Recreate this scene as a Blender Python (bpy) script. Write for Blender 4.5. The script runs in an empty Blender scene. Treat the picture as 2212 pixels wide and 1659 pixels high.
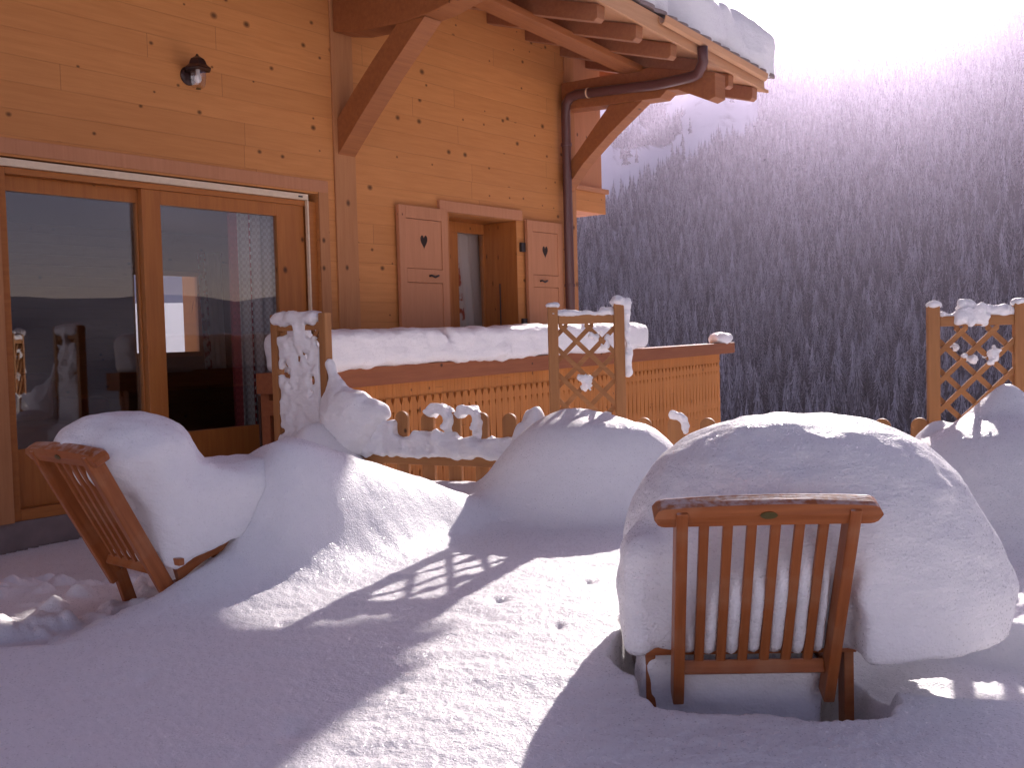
import bpy, bmesh, math, random
import numpy as np
from mathutils import Vector, Matrix

random.seed(7)
rng = np.random.default_rng(7)
sc = bpy.context.scene
COL = sc.collection

# ------------------------------------------------------------------ camera geometry
# eye at the origin, z up; snow lies about 0.9 m below the eye
F = 2200.0
PITCH, ROLL = math.radians(2.6), math.radians(1.5)
_f = np.array([0, math.cos(PITCH), -math.sin(PITCH)])
_r0 = np.array([1.0, 0, 0]); _u0 = np.array([0, math.sin(PITCH), math.cos(PITCH)])
CU = _u0 * math.cos(ROLL) + _r0 * math.sin(ROLL)
CR = _r0 * math.cos(ROLL) - _u0 * math.sin(ROLL)


def at(u, v, Y):
    """world point seen in direction (u, v) at depth Y"""
    d = _f + CR * (u - 1106) / F + CU * (829.5 - v) / F
    return d * Y / d[1]


cam_d = bpy.data.cameras.new('camera')
cam = bpy.data.objects.new('camera', cam_d); COL.objects.link(cam)
cam_d.sensor_width = 36; cam_d.lens = 36 * F / 2212
cam_d.clip_start = 0.05; cam_d.clip_end = 12000
cam.matrix_world = Matrix(((CR[0], CU[0], -_f[0], 0), (CR[1], CU[1], -_f[1], 0), (CR[2], CU[2], -_f[2], 0), (0, 0, 0, 1)))
sc.camera = cam

# ------------------------------------------------------------------ helpers


def tag(o, label=None, cat=None, group=None, kind=None):
    if label: o['label'] = label
    if cat: o['category'] = cat
    if group: o['group'] = group
    if kind: o['kind'] = kind
    return o


def empty(name, loc=(0, 0, 0), rz=0.0):
    o = bpy.data.objects.new(name, None); COL.objects.link(o)
    o.empty_display_size = 0.2
    o.location = loc; o.rotation_euler = (0, 0, rz)
    return o


def link(name, me, mat, parent=None, matrix=None, smooth=False):
    o = bpy.data.objects.new(name, me); COL.objects.link(o)
    if mat is not None: me.materials.append(mat)
    if parent is not None: o.parent = parent
    if matrix is not None: o.matrix_local = matrix
    if smooth:
        me.polygons.foreach_set('use_smooth', np.ones(len(me.polygons), bool))
    return o


def np_mesh(name, verts, faces):
    """verts (n,3), faces (m,3) or (m,4) -> mesh, fast"""
    verts = np.asarray(verts, np.float32); faces = np.asarray(faces, np.int32)
    me = bpy.data.meshes.new(name)
    m, k = faces.shape
    me.vertices.add(len(verts)); me.vertices.foreach_set('co', verts.ravel())
    me.loops.add(m * k); me.loops.foreach_set('vertex_index', faces.ravel())
    me.polygons.add(m); me.polygons.foreach_set('loop_start', np.arange(m, dtype=np.int32) * k)
    try:
        me.polygons.foreach_set('loop_total', np.full(m, k, np.int32))
    except Exception:
        pass
    me.update(calc_edges=True); me.validate()
    return me


class MB:
    """collects shapes into one mesh"""
    def __init__(s): s.v = []; s.f = []

    def add(s, vs, fs):
        b = len(s.v); s.v += [tuple(map(float, p)) for p in vs]; s.f += [[b + i for i in f] for f in fs]; return s

    def box(s, x0, x1, y0, y1, z0, z1):
        return s.hexa([(x0, y0, z0), (x1, y0, z0), (x1, y1, z0), (x0, y1, z0), (x0, y0, z1), (x1, y0, z1), (x1, y1, z1), (x0, y1, z1)])

    def hexa(s, p):
        return s.add(p, [(3, 2, 1, 0), (4, 5, 6, 7), (0, 1, 5, 4), (1, 2, 6, 5), (2, 3, 7, 6), (3, 0, 4, 7)])

    def prism(s, poly, a, b):
        """poly of 3-D points, swept by vector a..b"""
        n = len(poly); P = [Vector(p) for p in poly]; A = Vector(a); B = Vector(b)
        return s.add([p + A for p in P] + [p + B for p in P],
                     [list(range(n))[::-1], list(range(n, 2 * n))] + [[i, (i + 1) % n, n + (i + 1) % n, n + i] for i in range(n)])

    def tube(s, pts, r, n=12, caps=True):
        pts = [Vector(p) for p in pts]; rs = r if isinstance(r, (list, tuple)) else [r] * len(pts)
        b = len(s.v); up = Vector((0, 0, 1))
        for i, p in enumerate(pts):
            d = (pts[min(i + 1, len(pts) - 1)] - pts[max(i - 1, 0)]).normalized()
            a = d.cross(up)
            if a.length < 1e-3: a = d.cross(Vector((1, 0, 0)))
            a.normalize(); c = d.cross(a)
            for k in range(n):
                t = 2 * math.pi * k / n
                s.v.append(tuple(p + (a * math.cos(t) + c * math.sin(t)) * rs[i]))
        for i in range(len(pts) - 1):
            for k in range(n):
                s.f.append([b + i * n + k, b + i * n + (k + 1) % n, b + (i + 1) * n + (k + 1) % n, b + (i + 1) * n + k])
        if caps:
            s.f.append([b + k for k in range(n)][::-1]); s.f.append([b + (len(pts) - 1) * n + k for k in range(n)])
        return s

    def lathe(s, prof, c, n=24, axis='z'):
        b = len(s.v)
        for r, h in prof:
            for k in range(n):
                t = 2 * math.pi * k / n
                x, y = r * math.cos(t), r * math.sin(t)
                s.v.append((c[0] + x, c[1] + y, c[2] + h) if axis == 'z' else (c[0] + x, c[1] + h, c[2] + y))
        for i in range(len(prof) - 1):
            for k in range(n):
                s.f.append([b + i * n + k, b + i * n + (k + 1) % n, b + (i + 1) * n + (k + 1) % n, b + (i + 1) * n + k])
        return s

    def build(s, name, mat, parent=None, matrix=None, bevel=0.0, smooth=False):
        me = bpy.data.meshes.new(name); me.from_pydata(s.v, [], s.f); me.update()
        bm = bmesh.new(); bm.from_mesh(me)
        bmesh.ops.recalc_face_normals(bm, faces=bm.faces)
        if bevel > 0:
            es = [e for e in bm.edges if len(e.link_faces) == 2 and e.calc_face_angle(0) > 0.6]
            bmesh.ops.bevel(bm, geom=es, offset=bevel, segments=2, affect='EDGES', profile=0.6, clamp_overlap=True)
        bm.to_mesh(me); bm.free()
        return link(name, me, mat, parent, matrix, smooth)


def beam_matrix(p0, p1, up=(0, 0, 1)):
    p0, p1 = Vector(p0), Vector(p1); x = (p1 - p0).normalized()
    z = Vector(up); y = z.cross(x)
    if y.length < 1e-4: y = Vector((0, 1, 0)).cross(x)
    y.normalize(); z = x.cross(y)
    m = Matrix((x, y, z)).transposed().to_4x4(); m.translation = p0
    return m, (p1 - p0).length


def beam(name, p0, p1, w, h, mat, parent=None, up=(0, 0, 1), bevel=0.006):
    """straight timber, local x along its length, origin at p0 (bottom centre line)"""
    m, L = beam_matrix(p0, p1, up)
    return MB().box(0, L, -w / 2, w / 2, -h / 2, h / 2).build(name, mat, parent, m, bevel)


# ---- numpy noise and surface nets (for snow bodies)
def _hash(ix, iy, iz, seed):
    h = (ix * 374761393 + iy * 668265263 + iz * 2147483647 + seed * 1274126177) & 0xFFFFFFFF
    h = ((h ^ (h >> 13)) * 1274126177) & 0xFFFFFFFF
    h = h ^ (h >> 16)
    return (h & 0xFFFF) / 65535.0 * 2 - 1


def vnoise(x, y, z, seed=0):
    x, y, z = np.broadcast_arrays(x, y, z)
    xi, yi, zi = [np.floor(a).astype(np.int64) for a in (x, y, z)]
    fx, fy, fz = x - xi, y - yi, z - zi
    sx, sy, sz = [a * a * (3 - 2 * a) for a in (fx, fy, fz)]
    out = 0
    for dx in (0, 1):
        wx = sx if dx else 1 - sx
        for dy in (0, 1):
            wy = sy if dy else 1 - sy
            for dz in (0, 1):
                wz = sz if dz else 1 - sz
                out = out + wx * wy * wz * _hash(xi + dx, yi + dy, zi + dz, seed)
    return out


def fbm(x, y, z, oct=3, seed=0):
    t = 0; a = 1.0
    for i in range(oct):
        t = t + a * vnoise(x * 2 ** i + 17.3 * i, y * 2 ** i + 5.1 * i, z * 2 ** i + 9.7 * i, seed + i); a *= 0.5
    return t


def surface_nets(G, org, h):
    G = np.asarray(G); nx, ny, nz = G.shape
    S = G < 0
    cnt = np.zeros((nx - 1, ny - 1, nz - 1), np.int32); acc = np.zeros((nx - 1, ny - 1, nz - 1, 3))
    cor = [(0, 0, 0), (1, 0, 0), (0, 1, 0), (1, 1, 0), (0, 0, 1), (1, 0, 1), (0, 1, 1), (1, 1, 1)]
    sl = lambda A, c: A[c[0]:nx - 1 + c[0], c[1]:ny - 1 + c[1], c[2]:nz - 1 + c[2]]
    for a in range(8):
        for ax in range(3):
            if cor[a][ax]: continue
            b = list(cor[a]); b[ax] = 1
            ga, gb = sl(G, cor[a]), sl(G, b); m = sl(S, cor[a]) != sl(S, b)
            den = np.where(m, ga - gb, 1.0)
            t = np.where(m, ga / den, 0)
            cnt += m
            for k in range(3):
                acc[..., k] += np.where(m, cor[a][k] + (t if k == ax else 0), 0)
    idx = -np.ones(cnt.shape, np.int64); act = cnt > 0
    idx[act] = np.arange(act.sum())
    ijk = np.argwhere(act)
    V = (ijk + acc[act] / cnt[act][:, None]) * h + np.asarray(org)
    Q = []
    for ax in range(3):
        o1, o2 = [(1, 2), (2, 0), (0, 1)][ax]
        s0 = [slice(1, -1)] * 3; s0[ax] = slice(0, -1); s1 = list(s0); s1[ax] = slice(1, None)
        A, B = S[tuple(s0)], S[tuple(s1)]
        m = A != B
        loc = np.argwhere(m) + 1; loc[:, ax] -= 1
        inside = A[m]

        def cell(d1, d2):
            c = loc.copy(); c[:, o1] -= d1; c[:, o2] -= d2
            return idx[c[:, 0], c[:, 1], c[:, 2]]
        q = np.stack([cell(1, 1), cell(0, 1), cell(0, 0), cell(1, 0)], 1)
        q[~inside] = q[~inside][:, ::-1]
        Q.append(q)
    Q = np.concatenate(Q); Q = Q[(Q >= 0).all(1)]
    return V, Q


def smin(a, b, k):
    h = np.clip(0.5 + 0.5 * (b - a) / k, 0, 1)
    return b + (a - b) * h - k * h * (1 - h)


def smax(a, b, k): return -smin(-a, -b, k)


def s_ell(x, y, z, c, r):
    p = np.sqrt(((x - c[0]) / r[0]) ** 2 + ((y - c[1]) / r[1]) ** 2 + ((z - c[2]) / r[2]) ** 2)
    return (p - 1) * min(r)


def s_box(x, y, z, c, hf, r):
    q = [np.abs(a - c[i]) - hf[i] + r for i, a in enumerate((x, y, z))]
    return np.sqrt(sum(np.maximum(a, 0) ** 2 for a in q)) + np.minimum(np.maximum(np.maximum(q[0], q[1]), q[2]), 0) - r


def s_cap(x, y, z, a, b, r):
    a = np.asarray(a, float); b = np.asarray(b, float); d = b - a
    t = np.clip(((x - a[0]) * d[0] + (y - a[1]) * d[1] + (z - a[2]) * d[2]) / (d @ d), 0, 1)
    return np.sqrt((x - a[0] - t * d[0]) ** 2 + (y - a[1] - t * d[1]) ** 2 + (z - a[2] - t * d[2]) ** 2) - r


def largest(V, Q):
    lab = np.arange(len(V))
    while True:
        m = lab[Q].min(1); new = lab.copy()
        for k in range(4): np.minimum.at(new, Q[:, k], m)
        new = new[new]
        if (new == lab).all(): break
        lab = new
    big = np.bincount(lab).argmax(); Q = Q[lab[Q[:, 0]] == big]
    used = np.unique(Q); mp = np.zeros(len(V), np.int64); mp[used] = np.arange(len(used))
    return V[used], mp[Q]


def snow_body(name, fn, lo, hi, h, mat, amp=0.008, freq=18.0, seed=3, parent=None, matrix=None):
    """snow lump: closed surface of fn < 0 inside the box lo..hi, roughened"""
    ax = [np.arange(lo[i], hi[i] + h, h) for i in range(3)]
    X, Y, Z = np.meshgrid(*ax, indexing='ij')
    G = fn(X, Y, Z)
    G = G + amp * fbm(X * freq, Y * freq, Z * freq, 3, seed) + amp * 0.6 * vnoise(X * freq * .25, Y * freq * .25, Z * freq * .25, seed + 9)
    for a in range(3):
        for e in (0, -1):
            s_ = [slice(None)] * 3; s_[a] = e
            G[tuple(s_)] = np.maximum(G[tuple(s_)], h * 0.2)
    V, Q = surface_nets(G, lo, h)
    V, Q = largest(V, Q)
    me = np_mesh(name, V, Q)
    return link(name, me, mat, parent, matrix, smooth=True)


# ------------------------------------------------------------------ materials
def nodes_of(name):
    m = bpy.data.materials.new(name); m.use_nodes = True
    nt = m.node_tree
    return m, nt, nt.nodes, nt.links, nt.nodes['Principled BSDF']


def mth(nt, op, a, b=None, c=None):
    n = nt.nodes.new('ShaderNodeMath'); n.operation = op
    for i, x in enumerate((a, b, c)):
        if x is None: continue
        if isinstance(x, (int, float)): n.inputs[i].default_value = x
        else: nt.links.new(x, n.inputs[i])
    return n.outputs[0]


def mixc(nt, fac, a, b, mode='MIX'):
    n = nt.nodes.new('ShaderNodeMix'); n.data_type = 'RGBA'; n.blend_type = mode
    for i, x in ((0, fac), (6, a), (7, b)):
        if isinstance(x, (int, float)): n.inputs[i].default_value = x
        elif isinstance(x, tuple): n.inputs[i].default_value = (*x, 1)
        else: nt.links.new(x, n.inputs[i])
    return n.outputs[2]


def ramp(nt, fac, p0, p1, c0=(0, 0, 0), c1=(1, 1, 1)):
    n = nt.nodes.new('ShaderNodeValToRGB')
    n.color_ramp.elements[0].position = p0; n.color_ramp.elements[1].position = p1
    n.color_ramp.elements[0].color = (*c0, 1); n.color_ramp.elements[1].color = (*c1, 1)
    nt.links.new(fac, n.inputs[0]); return n.outputs[0]


def obj_coords(nt, scale=(1, 1, 1), world=False):
    t = nt.nodes.new('ShaderNodeNewGeometry' if world else 'ShaderNodeTexCoord')
    o = t.outputs['Position' if world else 'Object']
    mp = nt.nodes.new('ShaderNodeMapping'); mp.inputs['Scale'].default_value = scale
    nt.links.new(o, mp.inputs[0]); return mp.outputs[0]


def noise(nt, vec, scale, detail=3, rough=0.55):
    n = nt.nodes.new('ShaderNodeTexNoise'); n.inputs['Scale'].default_value = scale
    n.inputs['Detail'].default_value = detail; n.inputs['Roughness'].default_value = rough
    nt.links.new(vec, n.inputs['Vector']); return n.outputs[0]


def bump(nt, height, strength, dist, normal=None):
    b = nt.nodes.new('ShaderNodeBump'); b.inputs['Strength'].default_value = strength
    b.inputs['Distance'].default_value = dist
    nt.links.new(height, b.inputs['Height'])
    if normal is not None: nt.links.new(normal, b.inputs['Normal'])
    return b.outputs[0]


def wood(name, light, dark, planks=0.0, knots=0.6, rough=0.6, grain=1.0, vertical=False, frost=0.0, worn=None):
    """timber along local x (or z when vertical); planks = board height, 0 for one piece"""
    m, nt, N, L, P = nodes_of(name)
    tc = N.new('ShaderNodeTexCoord'); sp = N.new('ShaderNodeSeparateXYZ'); L.new(tc.outputs['Object'], sp.inputs[0])
    along, across = (sp.outputs[2], sp.outputs[0]) if vertical else (sp.outputs[0], sp.outputs[2])
    depth = sp.outputs[1]
    rnd = None
    if planks:
        k = mth(nt, 'DIVIDE', across, planks); fl = mth(nt, 'FLOOR', k); fr = mth(nt, 'SUBTRACT', k, fl)
        wn = N.new('ShaderNodeTexWhiteNoise'); wn.noise_dimensions = '1D'; L.new(fl, wn.inputs['W']); rnd = wn.outputs['Value']
        off = mth(nt, 'MULTIPLY', rnd, 37.0)
        along = mth(nt, 'ADD', along, off)
        sgk = mth(nt, 'DIVIDE', along, 2.6); sgf = mth(nt, 'FLOOR', sgk); sgr = mth(nt, 'SUBTRACT', sgk, sgf)
        cs_ = N.new('ShaderNodeCombineXYZ'); L.new(sgf, cs_.inputs[0]); L.new(fl, cs_.inputs[1])
        wn2 = N.new('ShaderNodeTexWhiteNoise'); wn2.noise_dimensions = '2D'; L.new(cs_.outputs[0], wn2.inputs['Vector']); rnd2 = wn2.outputs['Value']
        butt = mth(nt, 'LESS_THAN', sgr, .0016)
    cb = N.new('ShaderNodeCombineXYZ')
    L.new(mth(nt, 'MULTIPLY', along, 1.1), cb.inputs[0]); L.new(mth(nt, 'MULTIPLY', depth, 14), cb.inputs[1]); L.new(mth(nt, 'MULTIPLY', across, 14), cb.inputs[2])
    g = noise(nt, cb.outputs[0], 2.2 * grain, 5, 0.6)
    cb2 = N.new('ShaderNodeCombineXYZ')
    L.new(mth(nt, 'MULTIPLY', along, 2.0), cb2.inputs[0]); L.new(mth(nt, 'MULTIPLY', depth, 90), cb2.inputs[1]); L.new(mth(nt, 'MULTIPLY', across, 90), cb2.inputs[2])
    g2 = noise(nt, cb2.outputs[0], 1.5, 2, 0.5)
    fac = mth(nt, 'ADD', mth(nt, 'MULTIPLY', g, 0.75), mth(nt, 'MULTIPLY', g2, 0.25))
    col = mixc(nt, ramp(nt, fac, 0.3, 0.72), dark, light)
    # broad tone drift
    cb3 = N.new('ShaderNodeCombineXYZ'); L.new(along, cb3.inputs[0]); L.new(depth, cb3.inputs[1]); L.new(across, cb3.inputs[2])
    big = noise(nt, cb3.outputs[0], 0.9, 2)
    col = mixc(nt, mth(nt, 'MULTIPLY', ramp(nt, big, 0.35, 0.7), 0.3), col, tuple(c * 0.72 for c in light))
    if rnd is not None:
        col = mixc(nt, mth(nt, 'MULTIPLY', rnd2, 0.42), col, tuple(c * k for c, k in zip(light, (.66, .60, .56))))
        col = mixc(nt, mth(nt, 'MULTIPLY', butt, .6), col, tuple(c * .3 for c in dark))
    hgt = fac
    if knots:
        vo = N.new('ShaderNodeTexVoronoi'); vo.inputs['Scale'].default_value = 4.6; vo.voronoi_dimensions = '2D'
        ck_ = N.new('ShaderNodeCombineXYZ'); L.new(mth(nt, 'MULTIPLY', along, .8), ck_.inputs[0]); L.new(mth(nt, 'ADD', across, mth(nt, 'MULTIPLY', depth, 3.0)), ck_.inputs[1])
        L.new(ck_.outputs[0], vo.inputs['Vector'])
        sep = N.new('ShaderNodeSeparateColor'); L.new(vo.outputs['Color'], sep.inputs[0])
        gate = mth(nt, 'LESS_THAN', sep.outputs[0], knots)
        size = mth(nt, 'MULTIPLY_ADD', mth(nt, 'POWER', sep.outputs[1], 2.0), 0.085, 0.045)
        kk = mth(nt, 'SUBTRACT', 1.0, mth(nt, 'SMOOTH_MIN', 1.0, mth(nt, 'DIVIDE', vo.outputs['Distance'], size), 0.25))
        kk = mth(nt, 'MULTIPLY', mth(nt, 'MULTIPLY', mth(nt, 'MAXIMUM', kk, 0.0), 1.5), gate)
        kc = N.new('ShaderNodeClamp'); L.new(kk, kc.inputs[0])
        col = mixc(nt, kc.outputs[0], col, tuple(c * 0.16 for c in dark))
        ring = mth(nt, 'MULTIPLY', ramp(nt, mth(nt, 'DIVIDE', vo.outputs['Distance'], size), 0.9, 1.0, (1, 1, 1), (0, 0, 0)), mth(nt, 'MULTIPLY', gate, 0.25))
        col = mixc(nt, ring, col, tuple(c * 0.55 for c in dark))
    if planks:
        e = mth(nt, 'MINIMUM', fr, mth(nt, 'SUBTRACT', 1.0, fr))
        w = 0.0035 / planks
        seam = ramp(nt, e, w * 0.5, w * 1.6)
        sn = mth(nt, 'MULTIPLY', mth(nt, 'SUBTRACT', 1.0, seam), mth(nt, 'MULTIPLY_ADD', big, 0.7, -.16))
        col = mixc(nt, sn, col, tuple(c * 0.35 for c in dark))
        hgt = mth(nt, 'ADD', mth(nt, 'MULTIPLY', fac, 0.25), seam)
    if worn:
        wv = noise(nt, cb3.outputs[0], 7, 4)
        col = mixc(nt, mth(nt, 'MULTIPLY', ramp(nt, wv, 0.5, 0.68), 0.5), col, worn)
    if frost:
        ge = N.new('ShaderNodeNewGeometry'); s2 = N.new('ShaderNodeSeparateXYZ'); L.new(ge.outputs['Normal'], s2.inputs[0])
        fr_n = noise(nt, cb3.outputs[0], 40, 3)
        ff = mth(nt, 'MULTIPLY', ramp(nt, s2.outputs[2], 0.5, 0.9), ramp(nt, fr_n, 0.42, 0.62))
        col = mixc(nt, mth(nt, 'MULTIPLY', ff, frost), col, (.75, .75, .78))
    L.new(col, P.inputs['Base Color'])
    P.inputs['Roughness'].default_value = rough
    P.inputs['Specular IOR Level'].default_value = 0.3
    L.new(bump(nt, hgt, 0.35, 0.004), P.inputs['Normal'])
    return m


def plain(name, col, rough=0.5, metal=0.0, var=0.15, scale=20):
    m, nt, N, L, P = nodes_of(name)
    n = noise(nt, obj_coords(nt), scale, 3)
    L.new(mixc(nt, n, tuple(c * (1 - var) for c in col), tuple(min(1, c * (1 + var)) for c in col)), P.inputs['Base Color'])
    P.inputs['Roughness'].default_value = rough; P.inputs['Metallic'].default_value = metal
    return m


def snow_mat(name, grain=1.0, sss=0.3, layers=0.45):
    m, nt, N, L, P = nodes_of(name)
    w = obj_coords(nt, world=True)
    n1 = noise(nt, w, 130 * grain, 2, 0.6); n2 = noise(nt, w, 22 * grain, 3, 0.6)
    L.new(mixc(nt, n2, (.86, .85, .87), (.93, .92, .93)), P.inputs['Base Color'])
    P.inputs['Roughness'].default_value = 0.55; P.inputs['Specular IOR Level'].default_value = 0.35
    h = mth(nt, 'ADD', n1, mth(nt, 'MULTIPLY', n2, .6))
    streak = noise(nt, obj_coords(nt, (4, 4, 11), True), 1.6, 4, 0.6)     # wind-packed layers
    nrm = bump(nt, h, 0.55, 0.006, bump(nt, streak, layers, 0.035))
    if sss:
        P.inputs['Subsurface Weight'].default_value = sss
        P.inputs['Subsurface Radius'].default_value = (1, .95, 1.0); P.inputs['Subsurface Scale'].default_value = 0.03
    L.new(nrm, P.inputs['Normal'])
    # frost crystals: tiny facets that catch the sun
    vo = N.new('ShaderNodeTexVoronoi'); vo.inputs['Scale'].default_value = 260 * grain; L.new(w, vo.inputs['Vector'])
    sp = N.new('ShaderNodeSeparateColor'); L.new(vo.outputs['Color'], sp.inputs[0])
    gl = mth(nt, 'GREATER_THAN', sp.outputs[0], 0.93)
    L.new(mth(nt, 'MULTIPLY_ADD', gl, -0.42, 0.57), P.inputs['Roughness'])
    vs = N.new('ShaderNodeVectorMath'); vs.operation = 'SUBTRACT'; L.new(vo.outputs['Color'], vs.inputs[0]); vs.inputs[1].default_value = (.5, .5, .5)
    sc_ = N.new('ShaderNodeVectorMath'); sc_.operation = 'SCALE'; L.new(vs.outputs[0], sc_.inputs[0]); L.new(mth(nt, 'MULTIPLY', gl, .75), sc_.inputs['Scale'])
    ad = N.new('ShaderNodeVectorMath'); ad.operation = 'ADD'; L.new(nrm, ad.inputs[0]); L.new(sc_.outputs[0], ad.inputs[1])
    nm = N.new('ShaderNodeVectorMath'); nm.operation = 'NORMALIZE'; L.new(ad.outputs[0], nm.inputs[0])
    L.new(nm.outputs[0], P.inputs['Normal'])
    return m


def glass_mat(name, tint=(.96, .97, .97)):
    """thin pane: Fresnel mix of a mirror and a clear see-through"""
    m = bpy.data.materials.new(name); m.use_nodes = True; nt = m.node_tree; nt.nodes.clear()
    o = nt.nodes.new('ShaderNodeOutputMaterial'); mx = nt.nodes.new('ShaderNodeMixShader')
    g = nt.nodes.new('ShaderNodeBsdfGlossy'); g.inputs['Roughness'].default_value = 0.0
    t = nt.nodes.new('ShaderNodeBsdfTransparent'); t.inputs[0].default_value = (*tint, 1)
    ge = nt.nodes.new('ShaderNodeNewGeometry'); dp = nt.nodes.new('ShaderNodeVectorMath'); dp.operation = 'DOT_PRODUCT'
    nt.links.new(ge.outputs['Normal'], dp.inputs[0]); nt.links.new(ge.outputs['Incoming'], dp.inputs[1])
    c = mth(nt, 'SUBTRACT', 1.0, mth(nt, 'ABSOLUTE', dp.outputs['Value']))
    k = mth(nt, 'MULTIPLY_ADD', mth(nt, 'POWER', c, 5.0), .86, .14)      # Schlick reflection, alike from both faces
    nt.links.new(k, mx.inputs[0]); nt.links.new(t.outputs[0], mx.inputs[1]); nt.links.new(g.outputs[0], mx.inputs[2])
    nt.links.new(mx.outputs[0], o.inputs[0]); return m


M = {}
M['wall'] = wood('chalet_boards', (.67, .292, .095), (.52, .204, .060), planks=0.165, knots=0.46)
M['beam'] = wood('chalet_beam', (.40, .145, .045), (.26, .085, .027), knots=0.25)
M['post'] = wood('chalet_post', (.54, .245, .10), (.41, .165, .062), knots=0.3, vertical=True)
M['joinery'] = wood('varnished_joinery', (.50, .185, .045), (.36, .115, .028), knots=0.12, rough=0.35)
M['joinery_v'] = wood('varnished_joinery_upright', (.50, .185, .045), (.36, .115, .028), knots=0.12, rough=0.35, vertical=True)
M['shutter'] = wood('shutter_wood', (.56, .25, .125), (.47, .20, .095), knots=0.06, vertical=True)
M['rail'] = wood('handrail_wood', (.36, .125, .05), (.24, .075, .032), knots=0.2)
M['slat'] = wood('balustrade_wood', (.66, .265, .068), (.52, .18, .042), knots=0.1, vertical=True, planks=0.101)
M['fence'] = wood('fence_wood', (.46, .21, .075), (.30, .125, .045), knots=0.15)
M['fence_v'] = wood('fence_wood_upright', (.46, .21, .075), (.30, .125, .045), knots=0.15, vertical=True)
M['teak'] = wood('oiled_teak', (.44, .142, .042), (.25, .068, .019), knots=0.0, rough=0.4, grain=1.6, frost=0.4, worn=(.42, .20, .10))
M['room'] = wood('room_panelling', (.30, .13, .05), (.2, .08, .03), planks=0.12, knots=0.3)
M['roofwood'] = wood('roof_timber', (.40, .17, .075), (.28, .11, .05), knots=0.15)
M['fascia'] = wood('fascia_wood', (.62, .34, .18), (.5, .25, .12), knots=0.1)
M['tile'] = plain('roof_slate', (.26, .2, .19), 0.7)
M['pipe'] = plain('brown_pipe', (.11, .042, .036), 0.35, 0.0, 0.1, 6)
M['iron'] = plain('black_iron', (.03, .022, .022), 0.5)
M['white'] = plain('cream_aluminium', (.74, .58, .40), 0.4)
M['brass'] = plain('dull_brass', (.20, .16, .06), 0.35, 0.8)
M['stone'] = plain('plinth_stone', (.22, .17, .16), 0.85, 0, 0.3, 9)
M['glass'] = glass_mat('pane_glass')
M['lampglass'] = glass_mat('lantern_glass', (.97, .95, .93))
M['bulb'] = plain('frosted_bulb', (.8, .78, .76), 0.4)
M['lantern'] = plain('lantern_metal', (.045, .02, .018), 0.35, 0.3)
M['snow'] = snow_mat('snow')
M['snowg'] = snow_mat('snow_field', 1.0, 0.3, 0.12)
M['cutout_shade'] = plain('shade_backing', (.055, .022, .012), .8)  # dark colour stands in for the shade behind the balustrade cutouts
M['dark'] = plain('gap_shade', (.03, .015, .01), 0.9)  # dark colour stands in for shade inside the shutter hearts


def terrain_mat():
    m, nt, N, L, P = nodes_of('mountain_snow')
    w = obj_coords(nt, world=True)
    n = noise(nt, w, 0.012, 6, 0.65); n2 = noise(nt, w, 0.05, 5, 0.7)
    g = N.new('ShaderNodeNewGeometry'); s = N.new('ShaderNodeSeparateXYZ'); L.new(g.outputs['Normal'], s.inputs[0])
    rock = mth(nt, 'MULTIPLY', ramp(nt, n, 0.5, 0.6), ramp(nt, s.outputs[2], 0.70, 0.80, (1, 1, 1), (0, 0, 0)))
    c_ = mixc(nt, mth(nt, 'MULTIPLY', rock, ramp(nt, n2, 0.42, 0.56)), (.80, .80, .83), (.13, .11, .11))
    an = N.new('ShaderNodeAttribute'); an.attribute_name = 'wooded'
    L.new(mixc(nt, an.outputs['Fac'], c_, (.11, .10, .11)), P.inputs['Base Color'])
    P.inputs['Roughness'].default_value = 0.8
    return m


def tree_mat():
    m, nt, N, L, P = nodes_of('snowy_spruce')
    w = obj_coords(nt, world=True)
    n = noise(nt, obj_coords(nt, (1, 1, .55), True), 1.1, 3, 0.6); nb = noise(nt, w, 0.02, 3)
    g = N.new('ShaderNodeNewGeometry'); s = N.new('ShaderNodeSeparateXYZ'); L.new(g.outputs['Normal'], s.inputs[0])
    an = N.new('ShaderNodeAttribute'); an.attribute_name = 'snow'  # snow cover, with branch shade mixed into the same values
    f = mth(nt, 'ADD', mth(nt, 'MULTIPLY', an.outputs['Fac'], 1.0), mth(nt, 'MULTIPLY', mth(nt, 'SUBTRACT', n, 0.5), .9))
    pt = noise(nt, obj_coords(nt, (1, 1, .05), True), 0.16, 1)
    f = mth(nt, 'ADD', f, mth(nt, 'MULTIPLY', mth(nt, 'SUBTRACT', pt, .5), .9))
    L.new(mixc(nt, ramp(nt, f, 0.18, 0.74), (.020, .018, .020), (.72, .68, .74)), P.inputs['Base Color'])
    P.inputs['Roughness'].default_value = 0.85
    return m


M['terrain'] = terrain_mat(); M['tree'] = tree_mat()


def sstep(a, b, x):
    t = np.clip((x - a) / (b - a), 0, 1); return t * t * (3 - 2 * t)


# ------------------------------------------------------------------ chalet frame
WA = math.radians(38.4)
D = np.array([math.sin(WA), math.cos(WA), 0]); NO = np.array([math.cos(WA), -math.sin(WA), 0])
W0 = at(20, 1130, 6.2); W0[2] = 0
CH = empty('chalet', tuple(W0), math.radians(90) - WA)     # local x along the wall, local -y outward, z = height over the eye
tag(CH, 'honey coloured wooden chalet with a glazed sliding door, heart shutters and snowy eaves', 'chalet')


def CW(s, t, z):
    """chalet (along wall, outward, up) -> world"""
    return W0 + D * s + NO * t + np.array([0, 0, z])


def on_wall(u, v, t=0.0):
    d = _f + CR * (u - 1106) / F + CU * (829.5 - v) / F
    k = ((W0 + NO * t) @ NO) / (d @ NO); q = d * k - W0
    return float(q @ D), float((d * k)[2])


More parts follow.
